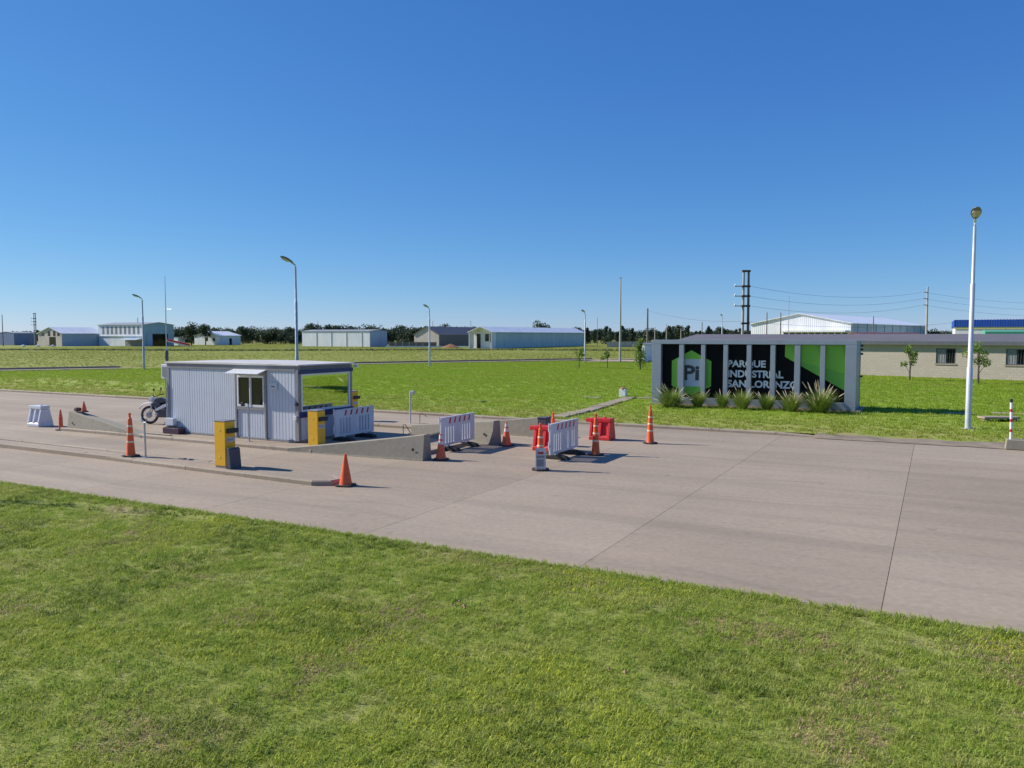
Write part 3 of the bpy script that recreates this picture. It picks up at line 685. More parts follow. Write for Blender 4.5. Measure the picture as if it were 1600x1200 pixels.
water_barrier(W(-30.5, 18.5, 0.002), 'white water filled barrier alone in the lane at far left', M_plastic, h=0.80)
t = thing('dark_bin', 'dark grey upright bin behind the red water barrier', 'bin', W(-10.95, 22.75, 0.002))
mb = MB(); mb.prism([(-0.13, 0.0), (0.13, 0.0), (0.16, 0.86), (-0.16, 0.86)], 'y', -0.14, 0.14); mb.build('body', M_dgrey, t, bevel=0.015)
mb = MB(); mb.box(-0.17, 0.17, -0.155, 0.155, 0.862, 0.91); mb.build('lid', M_dgrey, t, bevel=0.015)

# ------------------------------------------------------------------ traffic cones
def small_cone(loc, label, mat, h=0.74, bands=0, sc=1.0, square=True):
    t = thing('traffic_cone', label, 'traffic cone', loc, -TH + random.uniform(-.4, .4), 'low traffic cones')
    mb = MB(); mb.lathe([(0.155 * sc, 0.035), (0.145 * sc, 0.07), (0.030 * sc, h - 0.02), (0.024 * sc, h)], 24); mb.build('body', mat, t, smooth=True)
    mb = MB()
    mb.prism([(0.21 * sc * (math.copysign(abs(math.cos(a)) ** 0.4, math.cos(a))), 0.21 * sc * (math.copysign(abs(math.sin(a)) ** 0.4, math.sin(a)))) for a in [2 * math.pi * i / 24 for i in range(24)]], 'z', 0.0, 0.036)
    mb.build('base', M_rubber, t, bevel=0.006)
    for k in range(bands):
        z0 = h * (0.60 + 0.20 * k); z1 = z0 + h * 0.13; rr = lambda z: (0.145 + (0.030 - 0.145) * (z - 0.07) / (h - 0.09)) * sc + 0.002
        mb = MB(); mb.lathe([(rr(z0), z0), (rr(z1), z1)], 24); mb.build('band', M_bandold, t, smooth=True)
    return t
def tall_cone(loc, label, base='black'):
    t = thing('tall_traffic_cone', label, 'traffic cone', loc, -TH + random.uniform(-.5, .5), 'tall ringed traffic cones')
    h = 1.22
    mb = MB(); mb.lathe([(0.135, 0.04), (0.12, 0.08), (0.095, 0.40), (0.058, h - 0.22), (0.050, h - 0.15), (0.030, h - 0.13), (0.028, h - 0.06), (0.038, h - 0.04), (0.034, h), (0.012, h + 0.005)], 24); mb.build('body', M_orange, t, smooth=True)
    for z in (0.40, 0.62, 0.84):
        rr = 0.095 + (0.058 - 0.095) * (z - 0.40) / (h - 0.62) + 0.002
        mb = MB(); mb.lathe([(rr + 0.003, z), (rr + 0.004, z + 0.02), (rr - 0.002, z + 0.045)], 24); mb.build('band', M_band, t, smooth=True)
    mb = MB(); mb.prism([(0.24 * math.cos(a), 0.24 * math.sin(a)) for a in [2 * math.pi * (i + .5) / 8 for i in range(8)]], 'z', 0.0, 0.042); mb.build('base', M_rubber, t, bevel=0.006)
    return t
small_cone(W(-12.06, 14.42, 0.002), 'plain orange cone at the nose of the near kerb island', M_orange, 0.75)
small_cone(W(-12.22, 18.72, 0.002), 'faded orange cone against the near concrete wedge end', M_orangeold, 0.74, 2)
small_cone(W(-11.95, 22.1, 0.002), 'faded orange cone against the middle concrete wedge end', M_orangeold, 0.76, 2)
tall_cone(W(-19.85, 14.56, IZ), 'tall ringed orange cone on the near island left of the cabin')
tall_cone(W(-8.71, 21.6, 0.002), 'tall ringed orange cone right of the nearest white fence')
tall_cone(W(-8.09, 24.76, 0.002), 'tall ringed orange cone standing alone before the sign')
tall_cone(W(-9.92, 21.25, 0.002), 'tall ringed orange cone mostly hidden behind the nearest white fence')
tc = tall_cone(W(-9.0, 18.5, 0.002), 'tall ringed orange cone with a grey notice sheet on its front')
tc.rotation_euler = (0, 0, 0)
sh = MB(); sh.box(-0.13, 0.135, -0.175, -0.165, 0.05, 0.60); so = sh.build('notice_sheet', M_sheet, tc, label='grey notice sheet strapped to the cone')
mb = MB(); mb.box(-0.075, 0.075, -0.180, -0.1765, 0.44, 0.50); mb.build('red_print', M_redtape, so)
mb = MB(); mb.box(-0.10, 0.10, -0.180, -0.1765, 0.34, 0.40); mb.box(-0.10, 0.08, -0.180, -0.1765, 0.12, 0.30); mb.build('grey_print', M_greyprint, so)
t = thing('delineator_post', 'slim orange delineator post at the left wedge barrier end', 'delineator', W(-28.5, 18.05, 0.002))
mb = MB(); mb.lathe([(0.075, 0.03), (0.07, 0.45), (0.03, 0.70), (0.022, 0.76)], 16); mb.build('body', M_orangeold, t, smooth=True)
mb = MB(); mb.lathe([(0.2, 0), (0.19, 0.03), (0.08, 0.035)], 16); mb.build('base', M_rubber, t, smooth=True)
small_cone(W(-27.45, 18.28, 0.70), 'small orange cone standing on top of the left concrete wedge', M_orangeold, 0.40, 0, 0.62)
t = thing('sandbag', 'brown sandbag on the left concrete wedge beside small cone', 'sandbag', W(-27.82, 18.28, 0.71))
mb = MB(); mb.lathe([(0.04, 0), (0.13, 0.02), (0.15, 0.07), (0.12, 0.13), (0.03, 0.15)], 14); b = mb.build('bag', plain('sacking', (0.10, 0.065, 0.05), 0.9, 0, 0.25, 8, 0.5), t, smooth=True); b.scale = (1.1, 0.8, 1.0)

# ------------------------------------------------------------------ striped post in its concrete block, slab seat, marker
t = thing('striped_post', 'white and red banded post set in a concrete block at right', 'post', W(2.42, 28.75, 0.01))
mb = MB(); mb.prism([(-0.45, 0), (0.45, 0), (0.42, 0.30), (-0.42, 0.30)], 'y', -0.22, 0.22); mb.build('block', M_jersey, t, bevel=0.015)
zz = 0.30; x0 = -0.30
for k, (l, m) in enumerate([(0.22, M_white), (0.09, M_redtape), (0.22, M_white), (0.09, M_redtape), (0.22, M_white), (0.09, M_redtape), (0.20, M_white), (0.11, M_black)]):
    mb = MB(); mb.tube([(x0 + 0.02 * (zz - 0.3) * -1, 0, zz), (x0 - 0.02 * (zz + l - 0.3), 0, zz + l)], 0.038, 12); mb.build('pole_band', m, t, smooth=True); zz += l
t = thing('concrete_slab_seat', 'low flat concrete slab lying in the grass right of the lamp post', 'slab', W(2.35, 38.1, 0.0), -0.02)
mb = MB(); mb.box(-0.72, 0.72, -0.28, 0.28, 0.10, 0.18); mb.build('slab', M_kerb, t, bevel=0.012)
for x in (-0.55, 0.55): mb = MB(); mb.box(x - 0.09, x + 0.09, -0.2, 0.2, 0, 0.099); mb.build('support', M_kerb, t)
t = thing('marker_pillar', 'small white pillar with brown cap at the path end', 'pillar', W(-15.65, 42.95, 0.0))
mb = MB(); mb.box(-0.19, 0.19, -0.19, 0.19, 0, 0.44); mb.build('pillar', M_white, t, bevel=0.012)
mb = MB(); mb.lathe([(0.24, 0.441), (0.23, 0.47), (0.05, 0.56), (0.02, 0.57)], 4); mb.build('cap', plain('brick_cap', (0.30, 0.15, 0.09), 0.85), t)

# ------------------------------------------------------------------ big sign
S_U, S_V = -12.70, 39.0
sg = thing('entrance_sign', 'long grey steel framed black sign with green hexagon logo and white lettering', 'sign', W(S_U, S_V, 0.0))
SL, SH, SDp = 9.56, 3.28, 2.3
def sbox(name, *b, mat=M_signsteel, bev=0.008, par=None, lab=None): 
    mb = MB(); mb.box(*b); return mb.build(name, mat, par or sg, bevel=bev, label=lab)
off = 0.31; PY = 0.27
sbox('plinth', -0.03, SL + 0.22, -0.06, SDp + 0.1, 0.0, 0.10, mat=M_kerb)
sbox('bottom_beam', 0.0, SL, 0.0, 0.30, 0.11, 0.42)
sbox('top_beam', 0.0, SL, 0.0, 0.42, SH - 0.21, SH)
sbox('roof', 0.01, SL - 0.01, 0.43, SDp - 0.02, SH - 0.10, SH - 0.02)
sbox('end_column', 0.0, 0.47, 0.004, 0.30, 0.422, SH - 0.212)
sbox('end_column', SL - 0.47, SL, 0.004, 0.30, 0.422, SH - 0.212)
for a, w in ((1.09, .23), (2.19, .20), (3.28, .21), (4.39, .21), (5.49, .22), (6.58, .25), (7.71, .21)):
    sbox('mullion', a + off, a + off + w, 0.02, PY - 0.012, 0.422, SH - 0.212)
sbox('back_panel', 0.48, SL - 0.48, PY, PY + 0.03, 0.40, SH - 0.2, mat=M_signblack, bev=0)
for y in (0.55, 1.2, 1.85): sbox('side_panel', SL - 0.10, SL - 0.02, y - 0.25, y + 0.38, 0.101, SH - 0.1)
for y in (0.55, 1.2, 1.85): sbox('side_panel', 0.02, 0.10, y - 0.25, y + 0.38, 0.101, SH - 0.1)
sbox('back_post', SL - 0.12, SL, SDp - 0.12, SDp, 0.101, SH - 0.1); sbox('back_post', 0, 0.12, SDp - 0.12, SDp, 0.101, SH - 0.1)
sbox('back_wall', 0.121, SL - 0.121, SDp - 0.06, SDp - 0.02, 0.101, SH - 0.1)
for z in (3.02, 2.83, 2.62, 1.55):
    mb = MB(); mb.tube([(SL + 0.0, SDp - 0.05, z), (SL + 0.10, SDp - 0.05, z)], 0.05, 10); mb.build('hinge', M_black, sg)
def vinyl(name, poly, mat, lift):                                # print on the panel, in sign x-z
    mb = MB(); mb.prism(poly, 'y', PY - lift, PY - lift + 0.003); return mb.build(name, mat, sg)
U = lambda u: u - S_U
vinyl('hexagon_emblem', [(U(-10.75), 2.76), (U(-11.74), 2.22), (U(-11.74), 0.98), (U(-10.75), 0.50), (U(-9.75), 0.98), (U(-9.75), 2.22)], M_green, 0.004)
vinyl('emblem_field', [(U(-11.46), 2.32), (U(-11.46), 0.96), (U(-10.0), 0.96), (U(-10.0), 2.32)], M_greylogo, 0.008)
vinyl('emblem_shade', [(U(-9.995), 2.10), (U(-9.995), 1.02), (U(-9.86), 1.05), (U(-9.86), 2.15)], M_green2, 0.008)
vinyl('green_field', [(U(-6.28), SH - 0.22), (U(-6.28), 2.49), (U(-3.62), 0.96), (U(-3.62), SH - 0.22)], M_green, 0.004)
vinyl('green_shade', [(U(-5.95), 2.31), (U(-5.45), 2.22), (U(-3.63), 1.76), (U(-3.63), 0.97)], M_green2, 0.008)
def lettering(name, text, x0, z0, height, width, mat, lift, bold=0.0):
    cu = bpy.data.curves.new(name, 'FONT'); cu.body = text; cu.size = 1.0; cu.offset = bold; cu.resolution_u = 3
    tmp = bpy.data.objects.new(name, cu); C.objects.link(tmp)
    me = bpy.data.meshes.new_from_object(tmp.evaluated_get(bpy.context.evaluated_depsgraph_get()))
    C.objects.unlink(tmp); bpy.data.objects.remove(tmp)
    xs_ = [v.co.x for v in me.vertices]; ys_ = [v.co.y for v in me.vertices]
    sx = width / (max(xs_) - min(xs_)); sy = height / (max(ys_) - min(ys_)); mx, my = min(xs_), min(ys_)
    for v in me.vertices: v.co = Vector((x0 + (v.co.x - mx) * sx, PY - lift, z0 + (v.co.y - my) * sy))
    me.materials.clear(); me.materials.append(mat)
    o = bpy.data.objects.new(name, me); C.objects.link(o); o.parent = sg; return o
lettering('lettering', 'Pi', U(-11.14), 1.26, 0.76, 0.80, M_pi, 0.010, 0.035)
lettering('lettering', 'PARQUE', U(-8.95), 1.90, 0.40, 1.80, M_letter, 0.006, 0.034)
lettering('lettering', 'INDUSTRIAL', U(-8.94), 1.46, 0.36, 2.61, M_letter, 0.006, 0.034)
lettering('lettering', 'SAN LORENZO', U(-8.95), 0.98, 0.36, 3.30, M_letter, 0.006, 0.034)

# ------------------------------------------------------------------ fountain grass before the sign
def fountain(loc, label, h, w, plumes, seed):
    rnd = random.Random(seed); t = thing('fountain_grass', label, 'ornamental grass', loc, 0, 'fountain grasses planted before the sign')
    bl, pm = MB(), MB()
    def blade(mb, a, L, lean, wid, r0, droop, seg=4, plume=False):
        d = Vector((math.cos(a), math.sin(a), 0)); s = Vector((-math.sin(a), math.cos(a), 0)); p = d * r0; ang = lean
        pts = [p.copy()]
        for k in range(seg):
            p = p + (d * math.sin(ang) + Vector((0, 0, 1)) * math.cos(ang)) * (L / seg); ang += droop; pts.append(p.copy())
        b = len(mb.v)
        for k, q in enumerate(pts):
            ww = wid * (1 - 0.9 * (k / seg) ** 2); mb.v += [tuple(q - s * ww), tuple(q + s * ww)]
        for k in range(seg): mb.f.append((b + 2 * k, b + 2 * k + 1, b + 2 * k + 3, b + 2 * k + 2))
        return pts
    n = int(850 * w + 250)
    for i in range(n):
        a = rnd.uniform(0, 6.283); L = h * rnd.uniform(0.45, 0.95)
        blade(bl, a, L, rnd.uniform(0.02, 0.75) * min(1.3, w / h * 1.1), rnd.uniform(0.005, 0.010), rnd.uniform(0, 0.22) * w, rnd.uniform(0.05, 0.42) * min(1.2, w / h))
    for i in range(plumes):
        a = rnd.uniform(0, 6.283); L = h * rnd.uniform(0.65, 1.02); ln = rnd.uniform(0.05, 0.95) * min(1.25, w / h)
        pts = blade(bl, a, L, ln, 0.004, 0.03, 0.09)
        q = pts[-1]; dd = (pts[-1] - pts[-2]).normalized()
        pm.tube([q - dd * 0.20, q - dd * 0.12, q + dd * 0.06, q + dd * 0.20], [0.005, 0.019, 0.016, 0.003], 5)
    bl.build('blades', M_clump, t, fix=False); pm.build('plumes', M_plume, t, smooth=False)
for i, (u, v, h, w, p, lab) in enumerate([(-11.35, 37.9, 1.25, 1.55, 20, 'broad fountain grass at the left end of the sign'), (-10.15, 38.35, 1.0, 0.75, 2, 'thin fountain grass below the green hexagon emblem'),
        (-8.98, 38.4, 0.92, 0.62, 4, 'smallest fountain grass, third from left before the sign'), (-8.0, 38.2, 1.12, 0.9, 8, 'fourth fountain grass from left, under the first letters'),
        (-6.92, 38.4, 0.95, 0.7, 6, 'narrow fountain grass in front of the middle of the sign'), (-5.8, 38.2, 1.12, 0.98, 18, 'plumed fountain grass under the last letters of the sign'),
        (-4.55, 38.1, 1.40, 1.35, 48, 'tallest fountain grass with many plumes below green field')]):
    fountain(W(u, v, 0.0), lab, h, w, p, 50 + i)

# ------------------------------------------------------------------ lamp posts
def lamp(loc, label, h=7.8, mat=M_steel, rz=-TH, head=True, k=1.0):
    t = thing('lamp_post', label, 'lamp post', loc, rz, 'street lamp posts')
    mb = MB(); mb.tube([(0, 0, 0), (0, 0, 2.3), (0, 0, 2.34), (0, 0, 5.4), (0, 0, 5.43), (0, 0, h - 0.25)], [0.105 * k, 0.105 * k, 0.085 * k, 0.080 * k, 0.062 * k, 0.055 * k], 14); mb.build('pole', mat, t, smooth=True)
    mb = MB(); mb.box(-0.2, 0.2, -0.2, 0.2, 0, 0.03); mb.build('base_plate', M_concpole, t)
    if head:
        mb = MB(); mb.tube([(0, 0, h - 0.28), (0, -0.04, h - 0.10), (0, -0.30, h + 0.0)], 0.045, 10); mb.build('arm', mat, t, smooth=True)
        mb = MB(); n = 12; prof = [(-0.20, 0.05, 0.04), (-0.35, 0.12, 0.07), (-0.6, 0.17, 0.10), (-0.85, 0.175, 0.095), (-1.05, 0.12, 0.06), (-1.13, 0.03, 0.02)]
        for y, wx, wz in prof:
            zc = h + (-y - 0.2) * 0.30
            for j in range(n):
                a = 2 * math.pi * j / n; z = math.sin(a) * wz; mb.v.append((math.cos(a) * wx, y, zc + (z if z > 0 else z * 0.55)))
        for i in range(len(prof) - 1):
            for j in range(n): mb.f.append((i * n + j, i * n + (j + 1) % n, (i + 1) * n + (j + 1) % n, (i + 1) * n + j))
        mb.f.append(tuple(range(n))); mb.f.append(tuple((len(prof) - 1) * n + j for j in range(n)))
        hd = mb.build('lamp_head', M_lampgrey, t, smooth=True)
        mb = MB()
        for i, (y, wx) in enumerate([(-0.5, 0.10), (-0.65, 0.135), (-0.85, 0.135), (-0.98, 0.09)]):
            zc = h + (-y - 0.2) * 0.30 - 0.075
            mb.v += [(-wx, y, zc), (wx, y, zc), (wx, y, zc + 0.03), (-wx, y, zc + 0.03)]
        for i in range(3):
            for j in range(4): mb.f.append((i * 4 + j, i * 4 + (j + 1) % 4, i * 4 + 4 + (j + 1) % 4, i * 4 + 4 + j))
        mb.f += [(0, 1, 2, 3), (12, 13, 14, 15)]; mb.build('lamp_glass', M_lampglass, hd)
    return t
lamp((17.0, 29.55, 0.0), 'tall white lamp post in the grass at the right', 7.75, M_polewhite)
lamp((-12.15, 45.0, 0.0), 'grey lamp post rising behind the guard cabin', 7.55)
lamp((-37.3, 80.7, 0), 'far grey lamp post left of the cabin antenna', 7.3, k=1.1)
lamp((-9.2, 89.0, 0), 'thin far lamp post in front of the dark shed', 6.6)
lamp((9.5, 103.8, 0), 'thin far lamp post at the right end of white roofed shed', 6.5)
lamp((40, 152, 0), 'faint distant lamp post above the middle of the sign', 7.2)
t = thing('flag_pole', 'tall bare pole left of the sign without a lamp', 'pole', (14.1, 103.9, 0)); mb = MB(); mb.tube([(0, 0, 0), (0, 0, 6), (0, 0, 10.9)], [0.16, 0.11, 0.06], 10); mb.build('pole', M_concpole, t, smooth=True)
mb = MB(); mb.box(-0.14, 0.14, -0.1, 0.1, 10.9, 11.0); mb.build('cap', M_steel, t)

# ------------------------------------------------------------------ motorcycle beside the cabin (local x = forward)
fw = W(-26.55, 20.35, IZ)
bk = thing('motorcycle', 'white and dark trail motorcycle parked behind the cabin corner', 'motorcycle', (fw[0] + 1.36, fw[1] - 0.10, IZ), math.pi - 0.06)
M_chrome = plain('bike_metal', (0.55, 0.55, 0.57), 0.3, 0.8)
M_bikew = plain('bike_white', (0.78, 0.78, 0.78), 0.3)
M_bikeg = plain('bike_graphite', (0.07, 0.07, 0.10), 0.35)
def wheel(x, r):
    h = MB(); h.tube([(x, -0.06, r), (x, 0.06, r)], 0.05, 12); w = h.build('wheel', M_chrome, bk, smooth=True)
    mb = MB(); mb.torus((x, 0, r), r - 0.045, 0.045, 'y', 36, 10, 1.0); mb.build('tyre', M_rubber, w, smooth=True)
    mb = MB(); mb.torus((x, 0, r), r - 0.095, 0.018, 'y', 36, 6, 1.2); mb.build('rim', M_chrome, w, smooth=True)
    mb = MB()
    for k in range(18):
        a = 2 * math.pi * k / 18; s = (-1) ** k * 0.035
        mb.tube([(x, s, r), (x + (r - 0.1) * math.cos(a), 0, r + (r - 0.1) * math.sin(a))], 0.0035, 4)
    mb.build('spokes', M_chrome, w)
    mb = MB(); mb.tube([(x, 0.045, r), (x, 0.05, r)], 0.12, 20); mb.build('brake_disc', M_chrome, w)
wheel(1.36, 0.35); wheel(0.0, 0.33)
for y in (-0.09, 0.09):
    mb = MB(); mb.tube([(1.36, y, 0.35), (1.24, y, 0.68), (1.10, y, 1.02)], [0.03, 0.026, 0.02], 8); mb.build('fork', M_chrome, bk, smooth=True)
mb = MB()
for k in range(8):
    a0 = R(28 + k * 13); a1 = R(28 + (k + 1) * 13); c = (1.36, 0.35); ra = 0.47 + 0.02 * math.sin(a0 * 2)
    for a in ((a0,) if k < 7 else (a0, a1)):
        for y, dz in ((-0.065, -0.02), (0, 0.01), (0.065, -0.02)): mb.v.append((c[0] + (ra + dz) * math.cos(a) , y, c[1] + (ra + dz) * math.sin(a)))
nr = len(mb.v) // 3
for k in range(nr - 1):
    for j in range(2): mb.f.append((k * 3 + j, k * 3 + j + 1, k * 3 + 4 + j, k * 3 + 3 + j))
fm = mb.build('front_mudguard', M_bikew, bk, fix=False); fm.modifiers.new('solid', 'SOLIDIFY').thickness = 0.012
mb = MB(); mb.prism([(1.20, 0.83), (1.30, 0.86), (1.33, 0.96), (1.26, 1.07), (1.17, 1.06)], 'y', -0.09, 0.09); mb.build('headlight_cowl', M_bikew, bk, bevel=0.03)
mb = MB(); mb.tube([(1.325, 0, 0.93), (1.345, 0, 0.935)], 0.06, 16); mb.build('headlight', M_lampglass, bk, smooth=True)
mb = MB(); mb.tube([(1.02, -0.40, 1.12), (1.08, -0.22, 1.10), (1.12, -0.06, 1.05), (1.12, 0.06, 1.05), (1.08, 0.22, 1.10), (1.02, 0.40, 1.12)], 0.013, 8); mb.build('handlebar', M_black, bk, smooth=True)
for y in (-0.34, 0.34):
    mb = MB(); mb.tube([(1.03, y * 0.9, 1.11), (0.99, y * 1.22, 1.125)], 0.02, 8); mb.build('grip', M_rubber, bk, smooth=True)
    mb = MB(); mb.tube([(1.07, y * 0.75, 1.11), (1.06, y * 0.8, 1.30)], 0.007, 6); mi = mb.build('mirror_stem', M_black, bk)
    mb = MB(); mb.lathe([(0.01, 0), (0.055, 0.01), (0.06, 0.025), (0.02, 0.035)], 14); mm = mb.build('mirror', M_black, mi, smooth=True); mm.location = (1.055, y * 0.8, 1.33); mm.rotation_euler = (0, R(-80), 0)
mb = MB(); mb.prism([(1.12, 0.72), (1.18, 0.82), (1.10, 0.98), (0.92, 1.03), (0.70, 0.95), (0.66, 0.88), (0.95, 0.78)], 'y', -0.13, 0.13); mb.build('fuel_tank', M_bikeg, bk, bevel=0.05)
for y in (-0.15, 0.15):
    mb = MB(); mb.prism([(1.20, 0.66), (1.24, 0.80), (0.95, 0.86), (0.85, 0.76), (1.02, 0.66)], 'y', y - 0.018, y + 0.018); mb.build('tank_shroud', M_bikeg, bk, bevel=0.012)
    mb = MB(); mb.prism([(0.55, 0.58), (0.62, 0.82), (0.20, 0.86), (0.12, 0.78)], 'y', y * 0.8 - 0.015, y * 0.8 + 0.015); mb.build('side_panel', M_bikew, bk, bevel=0.012)
mb = MB(); mb.prism([(1.06, 0.94), (1.10, 0.62), (0.98, 0.34), (0.50, 0.30), (0.42, 0.70), (0.60, 0.88)], 'y', -0.075, 0.075); mb.build('engine_cradle', M_black, bk, bevel=0.02)
mb = MB(); mb.prism([(1.04, 0.50), (1.10, 0.58), (0.80, 0.74), (0.50, 0.84), (0.46, 0.76), (0.78, 0.62)], 'y', 0.125, 0.15); mb.build('side_cowl', M_bikew, bk, bevel=0.01)
mb = MB(); mb.tube([(1.02, 0.15, 0.40), (0.96, 0.17, 0.36)], 0.075, 14); mb.build('engine_cover', M_chrome, bk, smooth=True)
mb = MB(); mb.prism([(0.74, 0.86), (0.72, 0.92), (0.40, 0.88), (-0.05, 0.93), (-0.12, 0.89), (0.2, 0.83)], 'y', -0.12, 0.12); mb.build('seat', M_black, bk, bevel=0.03)
mb = MB(); mb.tube([(1.12, 0, 0.98), (1.0, 0, 0.72), (0.86, 0, 0.36), (0.52, 0, 0.32), (0.46, 0, 0.62), (0.72, 0, 0.82), (1.1, 0, 0.92)], 0.026, 8); mb.build('frame', M_bikeg, bk, smooth=True)
mb = MB(); mb.tube([(0.48, -0.10, 0.36), (0.0, -0.10, 0.33)], 0.024, 8); mb.tube([(0.48, 0.10, 0.36), (0.0, 0.10, 0.33)], 0.024, 8); mb.build('swing_arm', M_chrome, bk, smooth=True)
mb = MB(); mb.box(0.52, 0.98, -0.14, 0.14, 0.26, 0.55); eng = mb.build('engine', M_dgrey, bk, bevel=0.04)
mb = MB()
for k in range(7): mb.prism([(0.70 + k * 0.008, 0.49 + k * 0.03), (0.88 + k * 0.008, 0.49 + k * 0.03), (0.885 + k * 0.008, 0.505 + k * 0.03), (0.705 + k * 0.008, 0.505 + k * 0.03)], 'y', -0.09, 0.09)
mb.build('cylinder_fins', M_chrome, eng)
mb = MB(); mb.tube([(0.90, -0.05, 0.58), (0.98, -0.11, 0.42), (0.80, -0.16, 0.34), (0.45, -0.16, 0.40), (0.05, -0.16, 0.58), (-0.2, -0.16, 0.66)], [0.02, 0.02, 0.022, 0.03, 0.05, 0.045], 10); mb.build('exhaust', M_chrome, bk, smooth=True)
mb = MB(); mb.tube([(0.60, 0.14, 0.30), (0.66, 0.30, 0.0)], 0.013, 6); mb.box(0.62, 0.70, 0.27, 0.33, -0.005, 0.008); mb.build('kickstand', M_black, bk)
mb = MB(); mb.prism([(-0.1, 0.80), (-0.42, 0.84), (-0.44, 0.81), (-0.1, 0.75)], 'y', -0.07, 0.07); rm = mb.build('rear_mudguard', M_bikew, bk, bevel=0.02)
mb = MB(); mb.box(-0.46, -0.43, -0.05, 0.05, 0.76, 0.83); mb.build('tail_light', M_redplastic, rm)

# ------------------------------------------------------------------ sheds beyond the field
def shed(name, label, cat, Cn, Wd, Ln, eave, ridge, m_front, m_side, m_roof, gable='left', alpha=28.0, over=0.35):
    """corner Cn is the nearest; local y runs along the left face, local x along the right face"""
    t = thing(name, label, cat, (Cn[0], Cn[1], 0.0), R(90 - alpha))
    e = eave
    if gable == 'left':
        f = MB(); f.prism([(0, 0), (Wd, 0), (Wd, e), (Wd / 2, ridge), (0, e)], 'x', 0, 0.15); f.build('gable_wall', m_front, t)
        f = MB(); f.prism([(0, 0), (Wd, 0), (Wd, e), (Wd / 2, ridge), (0, e)], 'x', Ln - 0.15, Ln); f.build('gable_wall', m_front, t)
        f = MB(); f.box(0.151, Ln - 0.151, 0.0, 0.15, 0, e); f.build('side_wall', m_side, t)
        f = MB(); f.box(0.151, Ln - 0.151, Wd - 0.15, Wd, 0, e); f.build('side_wall', m_side, t)
        s = (ridge - e) / (Wd / 2)
        for a, b in ((-over, Wd / 2), (Wd / 2, Wd + over)):
            z = lambda y: ridge - abs(y - Wd / 2) * s
            f = MB(); f.prism([(a, z(a) + 0.01), (b, z(b) + 0.01), (b, z(b) + 0.13), (a, z(a) + 0.13)], 'x', -over, Ln + over); f.build('roof_slope', m_roof, t)
    else:
        f = MB(); f.prism([(0, 0), (Ln, 0), (Ln, e), (Ln / 2, ridge), (0, e)], 'y', 0, 0.15); f.build('gable_wall', m_side, t)
        f = MB(); f.prism([(0, 0), (Ln, 0), (Ln, e), (Ln / 2, ridge), (0, e)], 'y', Wd - 0.15, Wd); f.build('gable_wall', m_side, t)
        f = MB(); f.box(0.0, 0.15, 0.151, Wd - 0.151, 0, e); f.build('side_wall', m_front, t)
        f = MB(); f.box(Ln - 0.15, Ln, 0.151, Wd - 0.151, 0, e); f.build('side_wall', m_front, t)
        s = (ridge - e) / (Ln / 2)
        for a, b in ((-over, Ln / 2), (Ln / 2, Ln + over)):
            z = lambda x: ridge - abs(x - Ln / 2) * s
            f = MB(); f.prism([(a, z(a) + 0.01), (b, z(b) + 0.01), (b, z(b) + 0.13), (a, z(a) + 0.13)], 'y', -over, Wd + over); f.build('roof_slope', m_roof, t)
    return t
def opening(par, face, a0, a1, z0, z1, name='door', mat=None, proud=0.03):
    mb = MB()
    if face == 'left': mb.box(-proud, -0.002, a0, a1, z0, z1)
    else: mb.box(a0, a1, -proud, -0.002, z0, z1)
    return mb.build(name, mat or M_darkglass, par)
K_zinc = corrugated('zinc_sheet', (0.55, 0.57, 0.60)); K_zincwhite = corrugated('white_sheet', (0.78, 0.79, 0.80), 0.4)
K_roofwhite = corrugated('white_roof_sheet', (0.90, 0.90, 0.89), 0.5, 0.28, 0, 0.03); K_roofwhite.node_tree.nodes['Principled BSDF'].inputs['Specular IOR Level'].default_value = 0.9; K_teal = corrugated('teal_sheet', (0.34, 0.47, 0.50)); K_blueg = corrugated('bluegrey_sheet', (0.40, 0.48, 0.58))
K_dark = corrugated('charcoal_sheet', (0.085, 0.085, 0.095), 0.4, 0.5); K_darkroof = corrugated('graphite_roof', (0.16, 0.145, 0.145), 0.5, 0.55); K_grey = corrugated('mid_grey_sheet', (0.33, 0.34, 0.36))
K_green = corrugated('pale_green_sheet', (0.47, 0.58, 0.58), 0.4); K_cream = plain('cream_render', (0.55, 0.49, 0.42), 0.85, 0, 0.1, 0.5)
K_bluewall = corrugated('royal_blue_sheet', (0.012, 0.075, 0.38), 0.4)

A = shed('gabled_shed', 'far shed with white roof and brown gable at the left', 'shed', (-145.0, 256.9), 12.6, 14.2, 4.12, 6.1, K_cream, K_blueg, K_roofwhite)  # blue-grey of the side walls carries their shade in the colour
opening(A, 'left', 3.2, 6.6, 0, 3.0, 'door')
for y in (1.0, 3.2, 6.0, 9.2): opening(A, 'left', y, y + 1.3, 3.3, 4.3 + (0.6 if 2 < y < 7 else 0), 'window')
B = shed('warehouse', 'far pale warehouse with a row of tall windows and open dark door', 'warehouse', (-118.6, 256.9), 22.6, 11.5, 6.9, 7.7, K_zincwhite, K_teal, K_grey, gable='right')
for k in range(9): opening(B, 'left', 2.0 + k * 2.2, 3.0 + k * 2.2, 3.9, 6.4, 'window', M_greyprint)
mb = MB(); mb.box(-0.25, -0.002, 0.2, 22.3, 3.2, 3.4); mb.build('band', K_zincwhite, B)
cn = MB(); cn.prism([(-2.4, 2.1), (-0.01, 2.6), (-0.01, 2.45), (-2.4, 1.98)], 'y', 0.5, 9.5); cn.build('canopy', K_blueg, B)
opening(B, 'left', 0.8, 9.2, 0, 1.95, 'door', M_trim)
opening(B, 'right', 3.2, 9.2, 0, 4.0, 'door'); mb = MB(); mb.box(1.2, 3.1, -0.2, -0.03, 0, 3.9); mb.build('sliding_leaf', K_blueg, B)
